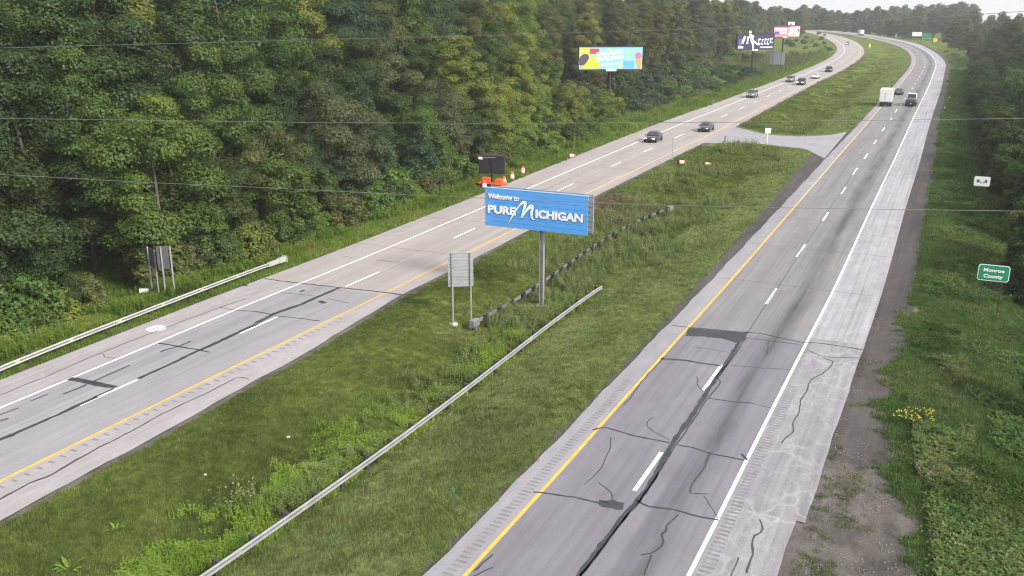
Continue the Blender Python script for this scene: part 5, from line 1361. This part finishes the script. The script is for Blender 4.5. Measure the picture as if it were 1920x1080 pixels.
def vehicle(name, label, cat, front_px, rd, sign, kind_, colr, lights=False, group=None, rear=False, roof=None, bright=False):
    D = CARS[kind_]; L, W, H = D['L'], D['W'], D['H']; KS = 1.0 if kind_ == 'pickup' else 1.08
    g = GE(*front_px); s, a = rd.coords(g.x, g.y); s, a = float(s[0]), float(a[0])
    s += (L / 2) * (1 if (sign < 0) == (not rear) else -1) if not rear else (L / 2) * sign
    p = rd.pt(s, a); td = rd.tan(s) * sign
    t = thing(name, label, cat, p, math.atan2(td.y, td.x) - math.pi / 2, group)
    t.scale = (KS, KS, KS)
    pm = colr
    m = MB(); rings = []
    for f, zt_, wk in D['st']: rings.append(ring10(W * wk, .24 if abs(f) < .45 else .34, .24 + (zt_ - .24) * .62, zt_, f * L))
    m.loft(rings); m.build('body', pm, t, True)
    b0, b1, r0, r1 = [v * L for v in D['cab']]; zb = D['belt'] - .03; tw = W * D['tw']; bw = W * .93
    def rect(x, y0, y1, z, c): return [Vector(q) for q in ((-x, y0 + c, z), (-x + c, y0, z), (x - c, y0, z), (x, y0 + c, z), (x, y1 - c, z), (x - c, y1, z), (-x + c, y1, z), (-x, y1 - c, z))]
    m = MB(); m.loft([rect(bw, b0, b1, zb, .10), rect(bw * .6 + tw * .4, b0 * .62 + r0 * .38, b1 * .62 + r1 * .38, zb + (H - zb) * .4, .12), rect(tw, r0, r1, H - .07, .14), rect(tw * .9, r0 + .12, r1 - .12, H, .14)])
    m.build('cabin', roof or pm, t, True)
    def panel(nm, c4, k=.10, proud=.014):
        c4 = [Vector(q) for q in c4]; ctr = sum(c4, Vector()) / 4
        q = [ctr + (v - ctr) * (1 - k) for v in c4]; n_ = (q[1] - q[0]).cross(q[3] - q[0]).normalized()
        m = MB(); m.loft([[v - n_ * .03 for v in q], [v + n_ * proud for v in q]]); m.build(nm, M['glass'], t)
    zr = H - .07; e = .05
    lp = lambda A, B_, k: tuple(A[i] + (B_[i] - A[i]) * k for i in range(3))
    FB0, FB1, FT1, FT0 = (bw - .08, b1, zb), (-bw + .08, b1, zb), (-tw + .10, r1, zr), (tw - .10, r1, zr)
    panel('windscreen', [lp(FB1, FT1, .12), lp(FB1, FT1, .98), lp(FB0, FT0, .98), lp(FB0, FT0, .12)][::-1], .06, .03)
    FB0, FB1, FT1, FT0 = (bw - .08, b0, zb), (-bw + .08, b0, zb), (-tw + .10, r0, zr), (tw - .10, r0, zr)
    panel('rear_window', [lp(FB0, FT0, .18), lp(FB0, FT0, .96), lp(FB1, FT1, .96), lp(FB1, FT1, .18)][::-1], .06, .03)
    for sx in (-1, 1):
        A0, A1 = (sx * bw, b0, zb), (sx * bw, b1, zb); T0, T1 = (sx * tw, r0, zr), (sx * tw, r1, zr)
        for k0, k1 in ((.06, .49), (.52, .95)):
            lo0, lo1 = lp(lp(A0, A1, k0), lp(T0, T1, k0), .15), lp(lp(A0, A1, k1), lp(T0, T1, k1), .15)
            hi0, hi1 = lp(lp(A0, A1, k0), lp(T0, T1, k0), .92), lp(lp(A0, A1, k1), lp(T0, T1, k1), .92)
            panel('side_window', [lo0, hi0, hi1, lo1] if sx > 0 else [lo0, lo1, hi1, hi0], .03, .02)
        m = MB(); m.box((sx * (W + .09), b1 * .72, zb + .10), (.18, .10, .14), bev=.03); m.build('mirror', pm, t)
        m = MB(); m.box((sx * W * .66, L * .475, D['st'][-2][1] - .10), (W * .42, .16, .15), RZ(-sx * .25), bev=.04); m.build('headlight', M['lamp_on'] if lights else M['lamp'], t)
        m = MB(); m.box((sx * W * .70, -L * .48, D['belt'] - .08), (W * .34, .12, .17), RZ(sx * .15), bev=.03); m.build('taillight', M['red_lens'], t)
        for yy in (-.30, .32): wheel(t, sx * (W - .09), yy * L, D['R'], .22)
    zf = D['st'][-1][1]
    m = MB(); m.box((0, L * .487, zf - .02), (W * .95, .10, .20), bev=.03); m.build('grille', M['black'], t)
    m = MB(); m.box((0, L * .494, .42), (W * 1.55, .10, .16), bev=.04); m.build('bumper', M['black'], t)
    m = MB(); m.box((0, -L * .494, .47), (W * 1.6, .10, .20), bev=.04); m.build('rear_bumper', M['black'], t)
    m = MB(); m.box((0, -L * .508, .62), (.32, .02, .16), bev=.005); m.build('licence_plate', M['plate'], t)
    if kind_ == 'pickup':
        m = MB(); m.box((0, -L * .295, D['belt'] + .035), (W * 1.66, L * .36, .05), bev=.02); m.build('bed_cover', M['rim'] if not bright else M['sign_dark'], t)
    return t
blk, gry, slv, wht, dkb = paint('black_car_paint', (.012, .012, .016)), paint('dark_grey_car_paint', (.06, .062, .07)), paint('grey_car_paint', (.16, .165, .17)), paint('white_car_paint', (.72, .73, .72)), paint('dark_blue_car_paint', (.015, .018, .04))
go = 'oncoming cars on the left road'
vehicle('oncoming_car', 'black car with lit headlights, nearest oncoming car in the left road', 'car', (1217, 268), LR, -1, 'sedan', blk, True, go)
vehicle('oncoming_car', 'dark car with a pale roof nearest the median, short of the crossover', 'car', (1317, 248), LR, -1, 'sedan', dkb, False, go, roof=gry)
vehicle('oncoming_car', 'grey SUV alone in the outer lane, second from the wood side', 'car', (1406, 184), LR, -1, 'suv', slv, False, go)
vehicle('oncoming_car', 'pale grey SUV beside the black car with bright headlights', 'car', (1478, 154.5), LR, -1, 'suv', slv, False, go)
vehicle('oncoming_car', 'black hatch with two round lit headlights beside the pale grey SUV', 'car', (1499, 160), LR, -1, 'suv', blk, True, go)
vehicle('oncoming_car', 'white car with a dark grille following the black car', 'car', (1527, 148), LR, -1, 'sedan', wht, False, go)
vehicle('oncoming_car', 'dark car behind the white one on the inside of the curve', 'car', (1552, 135.5), LR, -1, 'suv', dkb, False, go)
vehicle('oncoming_car', 'small far black car with lit headlights coming round the bend', 'car', (1590, 84.5), LR, -1, 'sedan', blk, True, go)
vehicle('oncoming_car', 'tiny dark car on the farthest stretch of the left road', 'car', (1547, 68.5), LR, -1, 'suv', dkb, True, go)
vehicle('away_car', 'dark sedan driving away just ahead of the white box truck', 'car', (1684, 178.5), RR, 1, 'sedan', gry, False, None, True)
vehicle('pickup_truck', 'tall dark pickup truck with a white cab roof driving away in the right lane', 'truck', (1706, 200), RR, 1, 'pickup', blk, False, None, True, roof=wht, bright=True)
def box_truck(label, px, W=2.62, H=3.75, L=7.6):
    g = GE(*px); s, a = RR.coords(g.x, g.y); s = float(s[0]) + L / 2; p = RR.pt(s, float(a[0])); td = RR.tan(s)
    t = thing('box_truck', label, 'truck', p, math.atan2(td.y, td.x) - math.pi / 2)
    y0, y1 = -L / 2, L / 2 - 2.0
    m = MB(); m.box((0, (y0 + y1) / 2, (1.02 + H) / 2), (W, y1 - y0, H - 1.02), bev=.05); m.build('cargo_box', wht, t)
    m = MB(); m.box((0, y0 - .01, (1.10 + H) / 2 - .08), (W * .90, .05, H - 1.45), bev=.02); d = m.build('roll_door', M['white'], t)
    for k in range(7): m = MB(); m.box((0, y0 - .04, 1.25 + k * (H - 1.5) / 7), (W * .86, .012, .02)); m.build('door_seam', M['sign_back'], d)
    m = MB(); m.box((-.08, y0 - .05, 2.25), (.10, .03, H - 1.9)); m.build('lock_bar', M['sign_back'], d)
    m = MB(); m.box((0, (y0 + y1) / 2 + .6, .82), (.9, L - 1.2, .26)); m.build('frame', M['black'], t)
    m = MB(); m.box((0, y0 + .02, .62), (W * .95, .16, .30), bev=.03); m.build('rear_bumper', M['black'], t)
    m = MB(); c = L / 2 - 1.0
    m.loft([[Vector(q) for q in ((-1.0, c + dy0, z), (1.0, c + dy0, z), (1.0, c + dy1, z), (-1.0, c + dy1, z))] for z, dy0, dy1 in ((.45, -.95, 1.0), (1.35, -.95, 1.0), (2.25, -.9, .45))]); m.build('cab', wht, t)
    m = MB(); m.box((0, c + .78, 1.80), (1.75, .04, .72), Matrix.Rotation(.5, 3, 'X')); m.build('windscreen', M['glass'], t)
    for sx in (-1, 1):
        wheel(t, sx * .95, c + .1, .45, .28); wheel(t, sx * .98, y0 + 1.7, .45, .42)
        m = MB(); m.box((sx * 1.35, c + .5, 1.75), (.16, .12, .36), bev=.03); m.build('mirror', M['black'], t)
        m = MB(); m.box((sx * W * .42, y0 - .05, .95), (.18, .05, .12), bev=.01); m.build('taillight', M['red_lens'], t)
        m = MB(); m.box((sx * .55, y0 + 1.0, .45), (.6, .03, .6)); m.build('mud_flap', M['tyre'], t)
    return t
box_truck('white box truck driving away in the left lane of the right road', (1658.5, 200.5))
box_truck('far pale box truck on the bend of the right road', (1616, 66.8), 2.5, 3.9, 10)

# ------------------------------------------------------------------ small things lying about
def lump(name, label, cat, px, py, r, mat, sq=.6):
    rr = np.random.default_rng(int(px * 7 + py)); m = MB()
    m.lathe([(r * .75, -.03), (r * rr.uniform(.95, 1.1), r * sq * .4), (r * rr.uniform(.6, .8), r * sq * .85), (r * .25, r * sq)], 9)
    m.v = [tuple(np.array(v) * (1 + rr.normal(0, .09))) for v in m.v]
    q = G(px, py); o = m.build(name, mat); o.location = q; tag(o, label, cat)
lump('litter', 'small white scrap of litter in the mown grass, nearer the long guardrail', 'litter', 540, 820, .13, M['white'], .4)
lump('litter', 'small white scrap of litter in the mown grass, nearer the pale road', 'litter', 384, 891, .11, M['white'], .5)
lump('litter', 'tiny white scrap on the grass strip beside the right road', 'litter', 1308, 472, .12, M['white'], .5)
lump('stone', 'pale stone lying in the green weeds of the right bank', 'stone', 1766, 692, .22, M['stone'])
lump('stone', 'flat grey stone at the foot of the weedy right bank', 'stone', 1772, 1018, .36, M['stone'], .45)
lump('stone', 'low pale stone below the yellow flowers', 'stone', 1706, 829, .26, M['stone'], .35)
lump('litter', 'dark clod on the inner edge of the right road by the joint', 'debris', 1220, 645, .10, M['tyre'])
lump('litter', 'dark clod on the inner edge of the right road below the first', 'debris', 1215, 667, .09, M['tyre'])
# round white survey target painted on the left shoulder
c0 = GE(293, 616); m = MB(); n = 24; R0, R1 = .62, .22
V = [(c0.x + r * math.cos(k / n * 6.283) * (1.0 if r else 1), c0.y + r * math.sin(k / n * 6.283), 0) for r in (R0, R1) for k in range(n)]
V = [(x, y, float(elev(y)) + .007) for x, y, _ in V]
m.add(V, [(k, (k + 1) % n, n + (k + 1) % n, n + k) for k in range(n)])
for dx in (-.07, .09): m.add([(c0.x + dx + q * .05, c0.y + w_ * .07, c0.z + .0075) for q, w_ in ((-1, -1), (1, -1), (1, 1), (-1, 1))], [(0, 1, 2, 3)])
mk_ = m.build('survey_target', M['white_paint'], southbound)

# neighbours of one look are told apart by their order along the picture
ORD = ['leftmost', 'second from left', 'third from left', 'fourth from left', 'fifth from left', 'sixth from left', 'seventh from left', 'eighth from left', 'ninth from left', 'tenth from left', 'eleventh from left', 'twelfth from left']
bylab = {}
for o in COL.objects:
    if o.parent is None and o.get('category') and o.get('label'): bylab.setdefault(o['label'], []).append(o)
for lab, os_ in bylab.items():
    n = len(os_)
    if n < 2 or n > 12: continue
    os_.sort(key=lambda o: (proj(*o.location) or (0,))[0])
    for k, o in enumerate(os_):
        wds = lab.split()
        pre = ORD[k] if k < n - 1 else 'rightmost'
        if pre.startswith('second') and n == 3: pre = 'middle'
        if len((pre + ' ' + lab).split()) <= 16: o['label'] = pre + ' ' + lab

# ------------------------------------------------------------------ morning haze
hz = MB(); hz.box((150, 760, 20), (3400, 1900, 66))
hm = bpy.data.materials.new('haze'); hm.use_nodes = True
for x in list(hm.node_tree.nodes): hm.node_tree.nodes.remove(x)
v = hm.node_tree.nodes.new('ShaderNodeVolumePrincipled'); v.inputs['Color'].default_value = (.93, .95, .98, 1); v.inputs['Density'].default_value = .00021
o_ = hm.node_tree.nodes.new('ShaderNodeOutputMaterial'); hm.node_tree.links.new(v.outputs[0], o_.inputs['Volume'])
ho = hz.build('haze', hm); tag(ho, 'thin pale morning haze over the valley', None, None, 'stuff')
print('TREES', NTREE, 'objects', len(bpy.data.objects))
